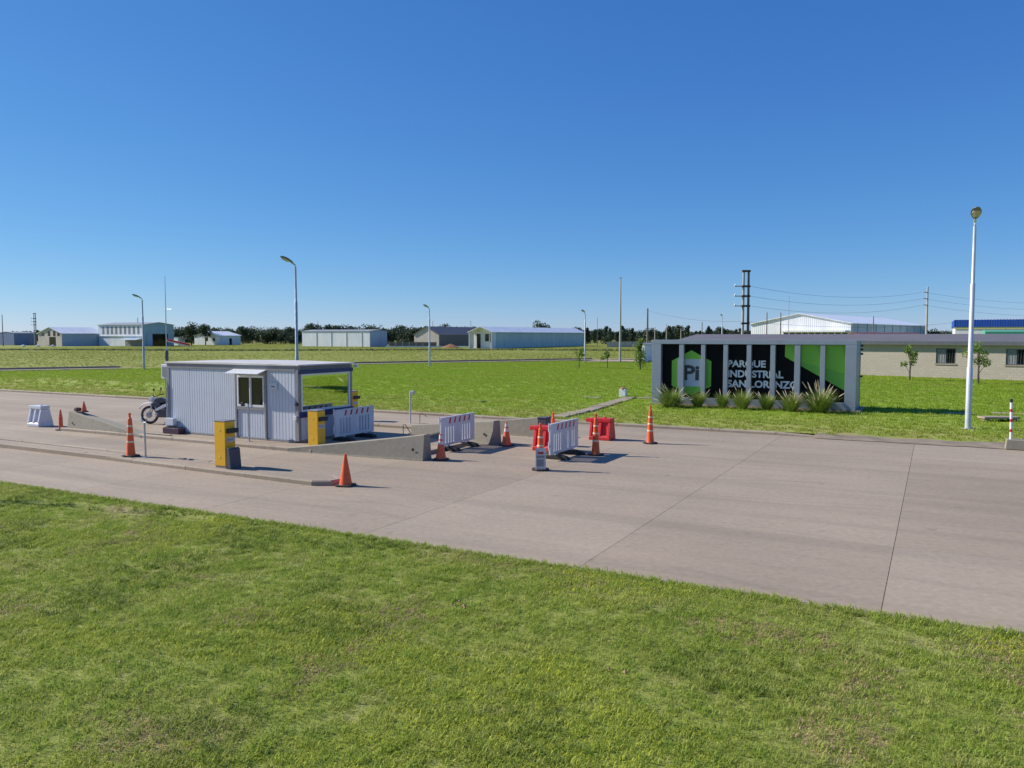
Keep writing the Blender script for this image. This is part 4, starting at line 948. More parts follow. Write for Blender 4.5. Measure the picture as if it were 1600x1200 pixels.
mb = MB(); mb.tube([(4, 8, 7.4), (4, 8, 9.3)], 0.12, 8); mb.build('flue', M_steel, B)
Cc = shed('long_shed', 'long pale grey shed with shade-tinted blue end in front of the wood', 'shed', (-43.2, 242.7), 27.2, 8.6, 4.75, 5.2, K_zincwhite, K_blueg, K_grey, gable='right', over=0.2)  # end walls tinted blue, their shade put into the sheet colour
for y in (3, 9, 15, 21): opening(Cc, 'left', y, y + 0.12, 0, 4.6, 'downpipe', K_grey, 0.1)
D = shed('dark_shed', 'charcoal shed with graphite roof beside the white roofed shed', 'shed', (-22.0, 240.0), 9.0, 30, 3.75, 6.1, K_cream, K_dark, K_darkroof)
E_ = shed('white_roof_shed', 'long shed with bright white roof and pale green side', 'shed', (-4.4, 213.0), 6.8, 60.5, 4.45, 5.75, K_zincwhite, K_green, K_roofwhite, over=0.5)
for y, z0, z1, n in ((2.0, 1.9, 3.9, 'window'), (4.6, 0, 3.9, 'door'), (0.5, 1.6, 4.0, 'window')):
    opening(E_, 'left', y, y + 1.2, z0, z1, n)
pf = MB(); pf.box(-2.4, -0.4, 6.7, 6.9, 0, 4.4); pf.box(-2.4, -0.4, -0.1, 0.1, 0, 4.4); pf.build('porch_wall', K_zincwhite, E_)
for a, b in ((-0.5, 3.4), (3.4, 7.3)):
    z = lambda y: 5.75 - abs(y - 3.4) * (1.30 / 3.4)
    f = MB(); f.prism([(a, z(a) + 0.015), (b, z(b) + 0.015), (b, z(b) + 0.13), (a, z(a) + 0.13)], 'x', -2.5, -0.51); f.build('porch_roof', K_roofwhite, E_)
for x in range(5, 60, 6): mb = MB(); mb.box(x, x + 0.12, -0.06, -0.002, 0, 1.5); mb.build('wall_post', K_blueg, E_)
mb = MB(); mb.box(0.2, 60.3, -0.05, -0.002, 4.0, 4.35); mb.build('gutter', K_blueg, E_)
F_ = shed('white_house', 'small far white house with white roof before the wood', 'house', (-106.8, 291.2), 13.1, 10.0, 3.4, 4.9, K_zincwhite, K_zincwhite, K_roofwhite)
opening(F_, 'right', 4.6, 5.8, 0, 2.4, 'door'); opening(F_, 'left', 6, 7.2, 1.4, 2.5, 'window'); opening(F_, 'left', 2.2, 3.4, 1.4, 2.5, 'window')
H_ = shed('white_hangar', 'large white gabled hangar with teal side behind the sign', 'hangar', (63.7, 150.0), 19.6, 58, 5.75, 7.7, K_zincwhite, K_teal, K_roofwhite, alpha=40)
cn = MB(); cn.box(-2.6, -0.01, 0.3, 13.2, 4.15, 4.45); cn.build('canopy', K_zincwhite, H_)
for k in range(10): opening(H_, 'left', 0.6 + k * 1.25, 1.6 + k * 1.25, 2.2, 4.0, 'window')
for x in range(4, 58, 6): mb = MB(); mb.box(x, x + 0.15, -0.08, -0.002, 0, 5.7); mb.build('wall_post', K_grey, H_)
I_ = shed('blue_store', 'blue topped store with yellow stripe and white base at far right', 'building', (83.3, 150.0), 30, 40, 6.35, 6.5, M_white, M_white, K_roofwhite, gable='right', alpha=118, over=0.0)
mb = MB(); mb.box(-0.2, 40.1, -0.2, -0.003, 5.05, 6.4); mb.build('blue_fascia', K_bluewall, I_)
mb = MB(); mb.box(-0.2, -0.003, -0.2, 30, 5.05, 6.4); mb.build('blue_fascia', K_bluewall, I_)
mb = MB(); mb.box(-0.2, 40.1, -0.12, -0.003, 4.7, 5.045); mb.build('yellow_stripe', plain('yellow_stripe', (0.75, 0.66, 0.25), 0.5), I_)
for x in range(8, 40, 8): mb = MB(); mb.box(x, x + 0.12, -0.06, -0.002, 0, 4.69); mb.build('wall_post', K_grey, I_)
K_ = shed('white_annex', 'low white block wall building just left of the sign', 'building', (17.3, 103.9), 1.0, 9, 2.2, 2.35, M_white, M_white, K_grey, over=0.05)
R_ = shed('red_roof_shed', 'low shed with red brown roof behind the block building', 'shed', (42.2, 92.0), 6, 12, 3.1, 3.72, K_cream, K_cream, corrugated('red_roof', (0.20, 0.06, 0.045)), alpha=58)
for i, (px, yy, w, l, e, m, lab) in enumerate([(-196, 290, 24, 10, 3.6, K_blueg, 'long low bluish shed at the far left edge'), (-176, 282, 10, 8, 4.2, corrugated('slate_blue_sheet', (0.16, 0.20, 0.34)), 'small slate blue shed left of the double pole'), (-118.5, 283, 7, 3, 2.7, K_zincwhite, 'white box trailer beside the red conveyor')]):
    shed('far_shed' if i < 2 else 'box_trailer', lab, 'shed' if i < 2 else 'trailer', (px, yy), w, l, e, e + 0.5 if i < 2 else e + 0.05, m, m, K_grey, over=0.1)

# block-walled building at the right
bx0, by0, bx1, by1 = 17.2, 80.95, 50.0, 52.1
bl_len = math.hypot(bx1 - bx0, by1 - by0); b_ang = math.atan2(by1 - by0, bx1 - bx0)
t = NT('block_wall'); o_ = t.obj()
br = t.n('ShaderNodeTexBrick'); mp = t.n('ShaderNodeMapping'); mp.inputs['Rotation'].default_value = (R(90), 0, 0)
t.l(o_, mp.inputs[0]); t.l(mp.outputs[0], br.inputs['Vector'])
br.inputs['Color1'].default_value = (0.49, 0.42, 0.345, 1); br.inputs['Color2'].default_value = (0.445, 0.385, 0.315, 1); br.inputs['Mortar'].default_value = (0.39, 0.345, 0.285, 1)
br.inputs['Scale'].default_value = 1.0; br.inputs['Brick Width'].default_value = 0.4; br.inputs['Row Height'].default_value = 0.2; br.inputs['Mortar Size'].default_value = 0.012
k = t.mix(t.ramp(t.noise(t.mapping(o_, (0.5, 1, 2.5)), 1.0, 5, 0.65), [(0.45, 0.0), (0.8, 0.3)]), br.outputs[0], (0.34, 0.29, 0.23))
t.col(k); t.set(Roughness=0.9); t.bump(br.outputs['Fac'], 0.4, -0.01); M_block = t.m
bb = thing('block_building', 'long low bare block building with dark roof at the right', 'building', (bx0, by0, 0), b_ang)
wins = [(x - 0.72, x + 0.72) for x in (24.2, 29.15, 35.0, 40.0)]
xs_ = [0, bl_len]
for a, b in wins: xs_ += [a, b]
mb = MB(); mb.grid(xs_, [0, 1.2, 2.45, 2.75], 0, 0.2, lambda x, z: 1.2 < z < 2.45 and any(a < x < b for a, b in wins)); mb.build('front_wall', M_block, bb)
mb = MB(); mb.box(0.0, 0.2, 0.201, 8, 0, 2.75); mb.build('end_wall', M_block, bb); mb = MB(); mb.box(bl_len - 0.2, bl_len, 0.201, 8, 0, 2.75); mb.build('end_wall', M_block, bb)
mb = MB(); mb.box(0, bl_len, 8.001, 8.2, 0, 2.75); mb.build('back_wall', M_block, bb)
mb = MB(); mb.prism([(-0.35, 2.755), (-0.35, 3.0), (4.1, 3.62), (8.6, 3.0), (8.6, 2.755)], 'x', -0.5, bl_len + 0.5); rfo = mb.build('roof', K_darkroof, bb)
mb = MB(); mb.box(-0.52, bl_len + 0.52, -0.43, -0.352, 2.72, 3.02); mb.build('gutter', M_trimdark, rfo)
for a, b in wins:
    mb = MB(); mb.box(a, b, 0.14, 0.16, 1.2, 2.45); w = mb.build('window', M_darkglass, bb)
    m = (a + b) / 2
    mb = MB(); mb.grid([a, a + 0.06, m - 0.03, m + 0.03, b - 0.06, b], [1.2, 1.26, 2.39, 2.45], 0.07, 0.13, lambda x, z: 1.26 < z < 2.39 and (a + 0.06 < x < m - 0.03 or m + 0.03 < x < b - 0.06)); mb.build('window_frame', M_trimdark, w)
    mb = MB(); mb.box(a + 0.06, m - 0.03, 0.09, 0.10, 1.26, 2.39); mb.build('shutter', plain('grey_shutter', (0.26, 0.27, 0.28), 0.5), w)
    mb = MB()
    for i in range(8): mb.tube([(a + 0.1 + i * 0.177, 0.02, 1.2), (a + 0.1 + i * 0.185, 0.02, 2.45)], 0.012, 5)
    mb.build('bars', M_trimdark, w)
    mb = MB(); mb.box(a - 0.08, b + 0.08, -0.06, -0.002, 1.10, 1.195); mb.build('sill', M_kerb, w)

# ------------------------------------------------------------------ utility poles and wires
def pole(loc, h, label, r=0.15, mat=M_wood, arms=0, name='utility_pole', rz=0.3):
    t = thing(name, label, 'pole', loc, rz); mb = MB(); mb.tube([(0, 0, 0), (0, 0, h)], [r, r * 0.6], 8); mb.build('pole', mat, t, smooth=True)
    for k in range(arms):
        mb = MB(); mb.box(-0.9, 0.1, -0.06, 0.06, h - 0.9 - k * 0.95, h - 0.8 - k * 0.95); mb.build('cross_arm', mat, t)
    return t
def double_pole(loc, h, label, sc=1.0):
    t = thing('double_utility_pole', label, 'pole', loc, 0.0)
    for x in (-0.27, 0.27):
        mb = MB(); mb.tube([(x * 1.2, 0, 0), (x, 0, h)], [0.17, 0.12], 10); mb.build('pole', M_concpole if x < 0 else M_wood, t, smooth=True)
    for z in (h - 0.05, h - 1.75, h - 2.85, h - 3.95, h - 5.9):
        mb = MB(); mb.box(-0.46, 0.46, -0.16, 0.16, z - 0.11, z + 0.11); mb.build('spacer', M_rust, t)
    for z in (h - 1.75, h - 2.85, h - 3.95):
        mb = MB(); mb.box(-1.30, -0.461, -0.07, 0.07, z - 0.05, z + 0.05); ar = mb.build('cross_arm', M_concpole, t)
        mb = MB(); mb.lathe([(0.09, z + 0.05), (0.11, z + 0.12), (0.06, z + 0.22), (0.03, z + 0.28)], 10, -1.2, 0); mb.build('insulator', M_white, ar, smooth=True)
    return t
double_pole((26.3, 90.0, 0), 10.75, 'double concrete utility pole with three arms behind the sign')
double_pole((-162.5, 272.0, 0), 11.0, 'far double utility pole left of the white roofed gable')
pole((18.67, 110.0, 0), 7.2, 'leaning weathered utility pole just above the sign left end', 0.17)
pole((62.3, 120.0, 0), 10.8, 'single utility pole between the hangar and blue store', 0.19, M_concpole, 3)
pole((-164, 257, 0), 10.2, 'dark far pole at the left picture edge', 0.16)
for i, (x, y, h, lab) in enumerate([(35.1, 110, 6.65, 'thin post before the hangar left part'), (37.0, 110, 6.65, 'thin post before the hangar gable middle'), (53.4, 118, 6.3, 'thin brown post before the teal hangar side'), (-152.5, 262, 5.2, 'short dark pole beside far double pole'), (-158.0, 262, 5.0, 'short dark pole farther left of far double pole'),
        (24.2, 125, 5.3, 'thin concrete post above the green hexagon'), (27.1, 128, 4.6, 'short concrete post right of hexagon post'), (30.0, 126, 5.6, 'dark post above the sign lettering start'), (22.2, 124, 4.8, 'short concrete post right of leaning pole'),
        (-62, 255, 8.0, 'thin far pole in front of the wood'), (-26, 262, 8.2, 'thin far pole left of the dark shed'), (28.0, 262, 9.4, 'thin far pole behind the white roofed shed'), (-13.5, 262, 8.3, 'thin far pole above the dark shed')]):
    pole((x, y, 0), h, lab, 0.10, M_concpole if i in (5, 6, 8) else M_wood, name='slim_pole')
pole((38.1, 110, 0), 8.95, 'very thin antenna rod over the hangar gable', 0.045, M_steel, name='antenna_rod')
def wire(a, b, sag, label):
    t = thing('overhead_wire', label, 'wire', a, 0, 'overhead wires'); d_ = Vector(b) - Vector(a); mb = MB()
    pts = [d_ * (i / 16) - Vector((0, 0, sag * 4 * (i / 16) * (1 - i / 16))) for i in range(17)]
    mb.tube(pts, 0.013, 5); mb.build('cable', M_wire, t)
wire((18.7, 110, 6.9), (26.2, 90, 5.1), 0.5, 'sagging cable from leaning pole to double pole')
for k, z in enumerate((9.0, 7.9, 6.8)):
    nm = ('upper', 'middle', 'lower')[k]
    wire((26.8, 90, z), (61.6, 120, 9.95 - k * 0.95), 1.0, nm + ' wire from double pole to single pole')
    wire((61.7, 120, 9.95 - k * 0.95), (118, 150, 10.5 - k * 1.2), 1.4, nm + ' wire from single pole to right edge')
wire((26.8, 90, 5.0), (70, 125, 5.6), 0.7, 'lowest cable crossing the hangar gable')

# ------------------------------------------------------------------ odds and ends in the distance
t = thing('conveyor', 'tilted red and white conveyor right of the far warehouse', 'conveyor', (-108.0, 250, 0), -0.1)
mb = MB(); mb.prism([(0, 1.9), (7.2, 0.3), (7.2, 0.75), (0, 2.4)], 'y', -0.4, 0.4); mb.build('trough', M_redplastic, t)
mb = MB(); mb.prism([(0, 1.55), (7.2, 0.02), (7.2, 0.28), (0, 1.88)], 'y', -0.35, 0.35); mb.build('frame', M_white, t)
mb = MB(); mb.tube([(0.8, -0.5, 0), (1.2, -0.4, 1.5)], 0.07, 6); mb.tube([(0.8, 0.5, 0), (1.2, 0.4, 1.5)], 0.07, 6); mb.build('leg', M_rust, t)
t = thing('soil_heap', 'brown soil heap between the dark shed and white roofed shed', 'heap', (-17.5, 228, 0), 0.2)
mb = MB()
for i in range(9):
    for j in range(17):
        r_ = (i / 8) * 2.6; a_ = 2 * math.pi * j / 16; z_ = 1.15 * (1 - i / 8) ** 0.9 + 0.12 * mnoise.noise(Vector((r_ * math.cos(a_), r_ * math.sin(a_), 1)))
        mb.v.append((r_ * math.cos(a_), r_ * math.sin(a_), max(-0.05, z_ if i < 8 else -0.05)))
for i in range(8):
    for j in range(16): mb.f.append((i * 17 + j, i * 17 + j + 1, (i + 1) * 17 + j + 1, (i + 1) * 17 + j))
mb.build('heap', plain('red_soil', (0.26, 0.12, 0.06), 0.95, 0, 0.3, 1, 0.6), t, fix=False)
for i, x in enumerate((-152.0, -147.5, -142.8)):
    t = thing('white_boulder', ('leftmost', 'middle', 'rightmost')[i] + ' of three white boulders before the gabled shed', 'boulder', (x, 248, 0), 0.4 * i)
    mb = MB(); mb.lathe([(0.3, -0.05), (0.5, 0.15), (0.42, 0.4), (0.15, 0.55), (0.02, 0.58)], 9); b_ = mb.build('stone', M_white, t, smooth=True); b_.scale = (1.3, 0.9, 1)
# field fence between grey and dark sheds
fn = thing('field_fence', 'far post and panel fence between grey shed and dark shed', 'fence', (-36.5, 236, 0), 0.0)
for i in range(8): mb = MB(); mb.box(i * 2.0, i * 2.0 + 0.2, -0.1, 0.1, 0, 1.7); mb.build('post', M_concpole, fn)
for i in range(7): mb = MB(); mb.box(i * 2.0 + 0.21, i * 2.0 + 1.99, -0.03, 0.03, 0.35, 1.5); mb.build('panel', M_wood, fn)
mb = MB(); mb.box(-1, 26, -0.25, -0.11, 0, 0.35); mb.build('footing', M_white, fn)
lw = thing('low_wall', 'long low pale wall far behind the small trees', 'wall', (28.5, 240, 0), -0.05)
for i in range(5): mb = MB(); mb.box(i * 8, i * 8 + 7.8, 0, 0.2, 0, 1.6); mb.build('panel', M_concpole, lw)
tr = thing('tarpaulin_truck', 'green tarpaulin truck body before the blue store', 'truck', (77.4, 131.0, 0), -0.35)
mb = MB(); mb.prism([(-1.2, 1.2), (1.2, 1.2), (1.25, 4.1), (0.6, 4.35), (-0.6, 4.35), (-1.25, 4.1)], 'x', 0, 6.6); mb.build('tarpaulin', plain('green_tarp', (0.10, 0.36, 0.24), 0.6), tr)
mb = MB(); mb.box(6.7, 8.3, -1.1, 1.1, 0.8, 4.2); cbx = mb.build('cab', M_bikeg, tr, bevel=0.15)
mb = MB(); mb.box(8.301, 8.32, -0.9, 0.9, 2.6, 3.7); mb.build('windscreen', M_darkglass, cbx)
mb = MB(); mb.box(0, 8.2, -0.5, 0.5, 0.8, 1.19); mb.build('chassis', M_black, tr)
for x in (1.2, 2.4, 7.4):
    for y in (-1.1, 0.85): mb = MB(); mb.tube([(x, y, 0.5), (x, y + 0.25, 0.5)], 0.5, 16); mb.build('wheel', M_rubber, tr, smooth=True)

# ------------------------------------------------------------------ trees
def tree_mesh(seed, h, w, kind, nleaf, leaf):
    rnd = random.Random(seed); tk, lf = MB(), MB()
    th = h * (0.30 if kind != 'pine' else 0.22)
    top = Vector((rnd.uniform(-.1, .1) * h * 0.3, rnd.uniform(-.1, .1) * h * 0.3, h * 0.88))
    tk.tube([(0, 0, -0.1), top * 0.45, top], [h * 0.028, h * 0.018, h * 0.004], 7)
    lobes = []
    nl = 11 if kind == 'round' else (13 if kind == 'pine' else 7)
    for k in range(nl):
        if kind == 'round':
            a = rnd.uniform(0, 6.283); z = rnd.uniform(0.36, 0.86); rr = w * 0.5 * rnd.uniform(0.15, 0.75) * (1.15 - abs(z - 0.55))
            c = Vector((rr * math.cos(a), rr * math.sin(a), z * h)); s = w * rnd.uniform(0.17, 0.30)
        elif kind == 'pine':
            z = 0.2 + 0.75 * k / (nl - 1); a = rnd.uniform(0, 6.283); rr = w * 0.36 * (1.05 - z) * rnd.uniform(0.3, 1.0)
            c = Vector((rr * math.cos(a), rr * math.sin(a), z * h)); s = w * (0.12 + 0.26 * (1.0 - z)) * rnd.uniform(0.8, 1.2)
        else:                                            # sparse young tree: separate tufts at branch ends
            z = rnd.uniform(0.45, 0.95); a = rnd.uniform(0, 6.283); rr = w * 0.5 * rnd.uniform(0.35, 1.15) * (1.3 - z)
            c = Vector((rr * math.cos(a), rr * math.sin(a), z * h)); s = w * rnd.uniform(0.13, 0.22)
        lobes.append((c, s)); tk.tube([top * max(0.25, c.z / h - 0.22), c], [h * 0.008, h * 0.003], 5)
    for i in range(nleaf):
        c, s = rnd.choice(lobes)
        d_ = Vector((rnd.gauss(0, 1), rnd.gauss(0, 1), rnd.gauss(0, 0.75))).normalized() * s * (rnd.random() ** 0.45)
        p = c + d_; a = Vector((rnd.gauss(0, 1), rnd.gauss(0, 1), rnd.gauss(0, 1))).normalized(); b = a.orthogonal().normalized(); b.rotate(Matrix.Rotation(rnd.uniform(0, 6.283), 3, a))
        c2 = a.cross(b); l = leaf * rnd.uniform(0.6, 1.3)
        n0 = len(lf.v); lf.v += [tuple(p - b * l * .5), tuple(p + c2 * l * 0.28), tuple(p + b * l * .5), tuple(p - c2 * l * 0.28)]; lf.f.append((n0, n0 + 1, n0 + 2, n0 + 3))
    return tk, lf
def tree(name, label, loc, seed, h, w, kind='round', nleaf=900, leaf=0.5, mat=None, group=None):
    tk, lf = tree_mesh(seed, h, w, kind, nleaf, leaf); t = thing(name, label, 'tree', loc, random.uniform(0, 6), group)
    tk.build('trunk', M_bark, t, fix=False); lf.build('crown', mat or M_leaf, t, fix=False); return t
tree('young_tree', 'sparse yellow green young tree left of the tall bare pole', (7.2, 85.5, 0), 3, 2.1, 1.5, 'sparse', 420, 0.16, M_leafyoung)
tree('young_tree', 'small yellowish young tree right beside the tall bare pole', (10.05, 83.9, 0), 4, 1.9, 1.4, 'sparse', 480, 0.16, M_leafyoung)
tree('young_pine', 'bushy young pine just left of the sign', (13.0, 80.7, 0), 5, 3.15, 1.9, 'pine', 1900, 0.16, M_leafyoung)
tree('young_tree', 'slender young tree with tufted crown before the block wall', (30.7, 61.4, 0), 9, 2.75, 1.7, 'sparse', 800, 0.15, M_leafyoung)
tree('young_tree', 'slender young tree before the block wall right of lamp post', (33.6, 57.3, 0), 12, 3.1, 2.1, 'sparse', 800, 0.15, M_leafyoung)
protos = [tree('wood_tree', 'dark green tree in the far wood behind the sheds', (-300 - i * 12, 420, 0), 20 + i, hh, ww, kk, 1300, 0.62, mm, 'trees of the far wood') for i, (hh, ww, kk, mm) in enumerate([(8, 8, 'round', M_leaf), (7.4, 9, 'round', M_leaf), (8.6, 6.5, 'round', M_leaf), (8, 5.5, 'pine', M_leafpine), (7, 8, 'round', M_leafpine)])]
def px_x(px, y): return (px - 800) / 1244.4 * y
def scatter_trees(p0, p1, n, d0, d1, h0, h1, kinds, label, seed, group):
    rnd = random.Random(seed)
    for i in range(n):
        y = rnd.uniform(d0, d1); px = p0 + (p1 - p0) * (i + rnd.uniform(0.1, 0.9)) / n
        src = protos[rnd.choice(kinds)]; sc = rnd.uniform(h0, h1) / 8.0
        if 'far wood' in label:
            label = ('dark green tree in the far wood behind the white house', 'dark green tree in the far wood between white house and long shed', 'dark green tree in the far wood behind the long pale shed', 'dark green tree in the far wood between long shed and dark shed')[(px > 375) + (px > 472) + (px > 606)]; group = label.replace('tree', 'trees', 1)
        if 'conifer' in label:
            label = 'dark conifer in the row left of the sign' if px < 1018 else 'dark conifer in the row showing above the sign roof'; group = label.replace('conifer', 'conifers', 1)
        o = dup(src, (px_x(px, y), y, -1.5 * sc if 'conifer' not in label else -0.6), rnd.uniform(0, 6), label, (sc * rnd.uniform(0.95, 1.2), sc * rnd.uniform(0.95, 1.2), sc)); o['group'] = group
scatter_trees(272, 480, 46, 315, 385, 6.4, 8.8, (0, 1, 2, 4), 'dark green tree in the far wood behind the sheds', 1, 'trees of the far wood')
scatter_trees(475, 745, 62, 300, 380, 7.0, 9.4, (0, 1, 2, 4), 'dark green tree in the far wood behind the sheds', 2, 'trees of the far wood')
scatter_trees(900, 1175, 46, 280, 370, 5.2, 7.8, (3, 3, 4, 2), 'dark conifer in the row beyond the small trees and sign', 3, 'conifers beyond the sign')
scatter_trees(1440, 1500, 7, 190, 230, 4.6, 6.2, (0, 2, 4), 'dark tree between the hangar and blue store', 4, 'trees by the blue store')
scatter_trees(-40, 62, 12, 390, 440, 5.4, 6.6, (0, 1), 'faint far tree at the left horizon', 5, 'trees at the left horizon')
for i, (px, y, sc, lab) in enumerate([(842, 300, 1.08, 'tall tree standing above the white roofed shed'), (828, 320, 0.86, 'smaller tree left of the tall tree over the white roof'), (300, 285, 0.98, 'rounded tree above the small white house left end'), (322, 292, 0.9, 'tree just above the small white house'), (765, 330, 0.92, 'low tree top over the white shed gable')]):
    o = dup(protos[(0, 1, 0, 2, 4)[i]], (px_x(px, y), y, 0), i * 1.1, lab, sc); o['group'] = 'single trees behind the sheds'
for p in protos:                                         # the five source trees join the left end of the wood
    i = protos.index(p); p.location = (px_x(282 + i * 18, 350 + 6 * i), 350 + 6 * i, -1.2); p['label'] = 'dark green tree in the far wood behind the white house'; p['group'] = 'dark green trees in the far wood behind the white house'
# far woods along the horizon, one dim mass
rnd = random.Random(77); mb = MB()
for i in range(26000):
    a = R(rnd.uniform(-62, 62)); d_ = rnd.uniform(560, 620); hh = 5.5 + 1.6 * mnoise.noise(Vector((a * 40, 0, 0))) + 0.8 * mnoise.noise(Vector((a * 160, 2, 0)))
    p = Vector((d_ * math.sin(a), d_ * math.cos(a), hh * rnd.random() ** 0.7)); s = rnd.uniform(0.7, 1.6)
    u_ = Vector((rnd.gauss(0, 1), rnd.gauss(0, 1), rnd.gauss(0, 1))).normalized(); v_ = u_.orthogonal()
    n0 = len(mb.v); mb.v += [tuple(p - u_ * s), tuple(p + v_ * s * 0.7), tuple(p + u_ * s), tuple(p - v_ * s * 0.7)]; mb.f.append((n0, n0 + 1, n0 + 2, n0 + 3))
tag(mb.build('distant_wood', M_leaf, fix=False), 'dim line of distant woods along the horizon', 'woods', None, 'stuff')

# ------------------------------------------------------------------ grass
def tuft(name, mat, n, h, spread, wid, seed):
    rnd = random.Random(seed); mb = MB()
    for i in range(n):
        a = rnd.uniform(0, 6.283); r_ = spread * math.sqrt(rnd.random()); b_ = rnd.uniform(0, 6.283)
        x, y = r_ * math.cos(a), r_ * math.sin(a); L = h * rnd.uniform(0.55, 1.15); ln = rnd.uniform(0.45, 1.25)
        dx, dy = math.cos(b_), math.sin(b_); sx, sy = -dy * wid, dx * wid
        mx, my, mz = x + dx * L * 0.45 * math.sin(ln * 0.6), y + dy * L * 0.45 * math.sin(ln * 0.6), L * 0.5 * math.cos(ln * 0.6)
        ex, ey, ez = x + dx * L * math.sin(ln), y + dy * L * math.sin(ln), L * math.cos(ln) * 0.95
        k = len(mb.v); mb.v += [(x - sx, y - sy, -0.01), (x + sx, y + sy, -0.01), (mx + sx * .8, my + sy * .8, mz), (mx - sx * .8, my - sy * .8, mz), (ex, ey, ez)]
        mb.f += [(k, k + 1, k + 2, k + 3), (k + 3, k + 2, k + 4)]
    return bpy.data.objects.new(name, mb.mesh(name, mat, fix=False))
def grass_layer(name, label, emitter_mb, tufts, density, smin, smax, seed, nscale=0.6, dmin=0.35):
    o = bpy.data.objects.new(name, emitter_mb.mesh(name, M_near, fix=False)); C.objects.link(o); tag(o, label, 'grass', None, 'stuff')
    ng = bpy.data.node_groups.new(name, 'GeometryNodeTree')
    ng.interface.new_socket('Geometry', in_out='INPUT', socket_type='NodeSocketGeometry'); ng.interface.new_socket('Geometry', in_out='OUTPUT', socket_type='NodeSocketGeometry')
    N = ng.nodes.new; Lk = ng.links.new
    gi, go = N('NodeGroupInput'), N('NodeGroupOutput'); join = N('GeometryNodeJoinGeometry')
    for i, tf in enumerate(tufts):
        dp = N('GeometryNodeDistributePointsOnFaces'); dp.inputs['Seed'].default_value = seed + i
        ns = N('ShaderNodeTexNoise'); ns.inputs['Scale'].default_value = nscale * (1 + 0.3 * i); ns.inputs['Detail'].default_value = 3
        mr = N('ShaderNodeMapRange'); mr.inputs[1].default_value = 0.32; mr.inputs[2].default_value = 0.62; mr.inputs[3].default_value = density / len(tufts) * dmin; mr.inputs[4].default_value = density / len(tufts)
        Lk(ns.outputs['Fac'], mr.inputs[0]); Lk(mr.outputs[0], dp.inputs['Density']); Lk(gi.outputs[0], dp.inputs['Mesh'])
        ob = N('GeometryNodeObjectInfo'); ob.inputs['Object'].default_value = tf
        ip = N('GeometryNodeInstanceOnPoints'); Lk(dp.outputs['Points'], ip.inputs['Points']); Lk(ob.outputs['Geometry'], ip.inputs['Instance'])
        rv = N('FunctionNodeRandomValue'); rv.data_type = 'FLOAT_VECTOR'; rv.inputs[0].default_value = (-0.12, -0.12, 0); rv.inputs[1].default_value = (0.12, 0.12, 6.283); rv.inputs['Seed'].default_value = seed + 7 + i
        rs = N('FunctionNodeRandomValue'); rs.inputs[2].default_value = smin; rs.inputs[3].default_value = smax; rs.inputs['Seed'].default_value = seed + 17 + i
        e2r = N('FunctionNodeEulerToRotation'); Lk(rv.outputs[0], e2r.inputs[0]); Lk(e2r.outputs[0], ip.inputs['Rotation']); Lk(rs.outputs[1], ip.inputs['Scale'])
        Lk(ip.outputs[0], join.inputs[0])
    Lk(join.outputs[0], go.inputs[0]); md = o.modifiers.new('scatter', 'NODES'); md.node_group = ng
    return o
def patch(us, vs_, fz, keep=lambda u, v: True, dz=0.0):
    mb = MB(); nu = len(us)
    for v in vs_:
        for u in us: mb.v.append(W(u, v, fz(u, v) + dz))
    for j in range(len(vs_) - 1):
        for i in range(nu - 1):
            if keep((us[i] + us[i + 1]) / 2, (vs_[j] + vs_[j + 1]) / 2): mb.f.append((j * nu + i, j * nu + i + 1, (j + 1) * nu + i + 1, (j + 1) * nu + i))
    return mb
def in_view(u, v):
    x, y, _ = W(u, v); return y > 3.5 and abs(x) < y * 0.74 + 2.5
NT_ = [tuft('tuft_a', M_blade, 24, 0.055, 0.08, 0.0034, 1), tuft('tuft_b', M_blade, 18, 0.045, 0.09, 0.0032, 2), tuft('tuft_c', M_blade, 16, 0.085, 0.06, 0.0038, 3)]
grass_layer('near_grass', 'short green and straw coloured lawn grass in the foreground', patch(frange(-34, 16, 0.2), frange(-1, 8.2, 0.2) + frange(8.28, NEAR_EDGE + 0.03, 0.08), near_z, lambda u, v: in_view(u, v) and not (u < -11.3 and -0.20 < v - RUT(u) < 0.12)), NT_, 270, 0.5, 1.45, 5, 1.3, 0.12)
ED = [tuft('tuft_d', M_blade, 22, 0.10, 0.05, 0.0036, 11)]
grass_layer('edge_grass', 'longer grass fringe along the near road edge', patch(frange(-34, 16, 0.2), [NEAR_EDGE - 0.22, NEAR_EDGE - 0.1, NEAR_EDGE + 0.03], near_z, in_view), ED, 190, 0.6, 1.3, 31, 1.2, 0.15)
FT = [tuft('tuft_e', M_bladefar, 18, 0.07, 0.12, 0.008, 21), tuft('tuft_f', M_bladefar, 16, 0.10, 0.14, 0.009, 22)]
grass_layer('lawn_tufts', 'mown green grass beyond the road', patch(frange(-110, 36, 1.0), frange(FAR_EDGE + 0.2, 100, 1.0), far_z, lambda u, v: in_view(u, v) and road_side(u, v) < 2.5 and not (-13 < u < -2.7 and 38.7 < v < 41.6) and not (-3.2 < u and v < 30.4)), FT, 24, 0.7, 1.5, 41, 0.35, 0.2)
GT = [tuft('tuft_g', M_bladefield, 16, 0.26, 0.35, 0.022, 31), tuft('tuft_h', M_bladefield, 14, 0.34, 0.30, 0.024, 32)]
grass_layer('field_tufts', 'longer yellowish grass of the far field', patch(frange(-230, 60, 4), frange(50, 260, 4), lambda u, v: far_z(u, v) - 0.03, lambda u, v: in_view(u, v) and road_side(u, v) > 6.5), GT, 2.6, 0.25, 0.6, 51, 0.05, 0.5)
dk = MB()
for i in range(90): 
    x = -130 + i * 1.9; dk.v += [(x, 184 + 3 * math.sin(i * 0.13), 0), (x, 187.5 + 3 * math.sin(i * 0.13), 0)]
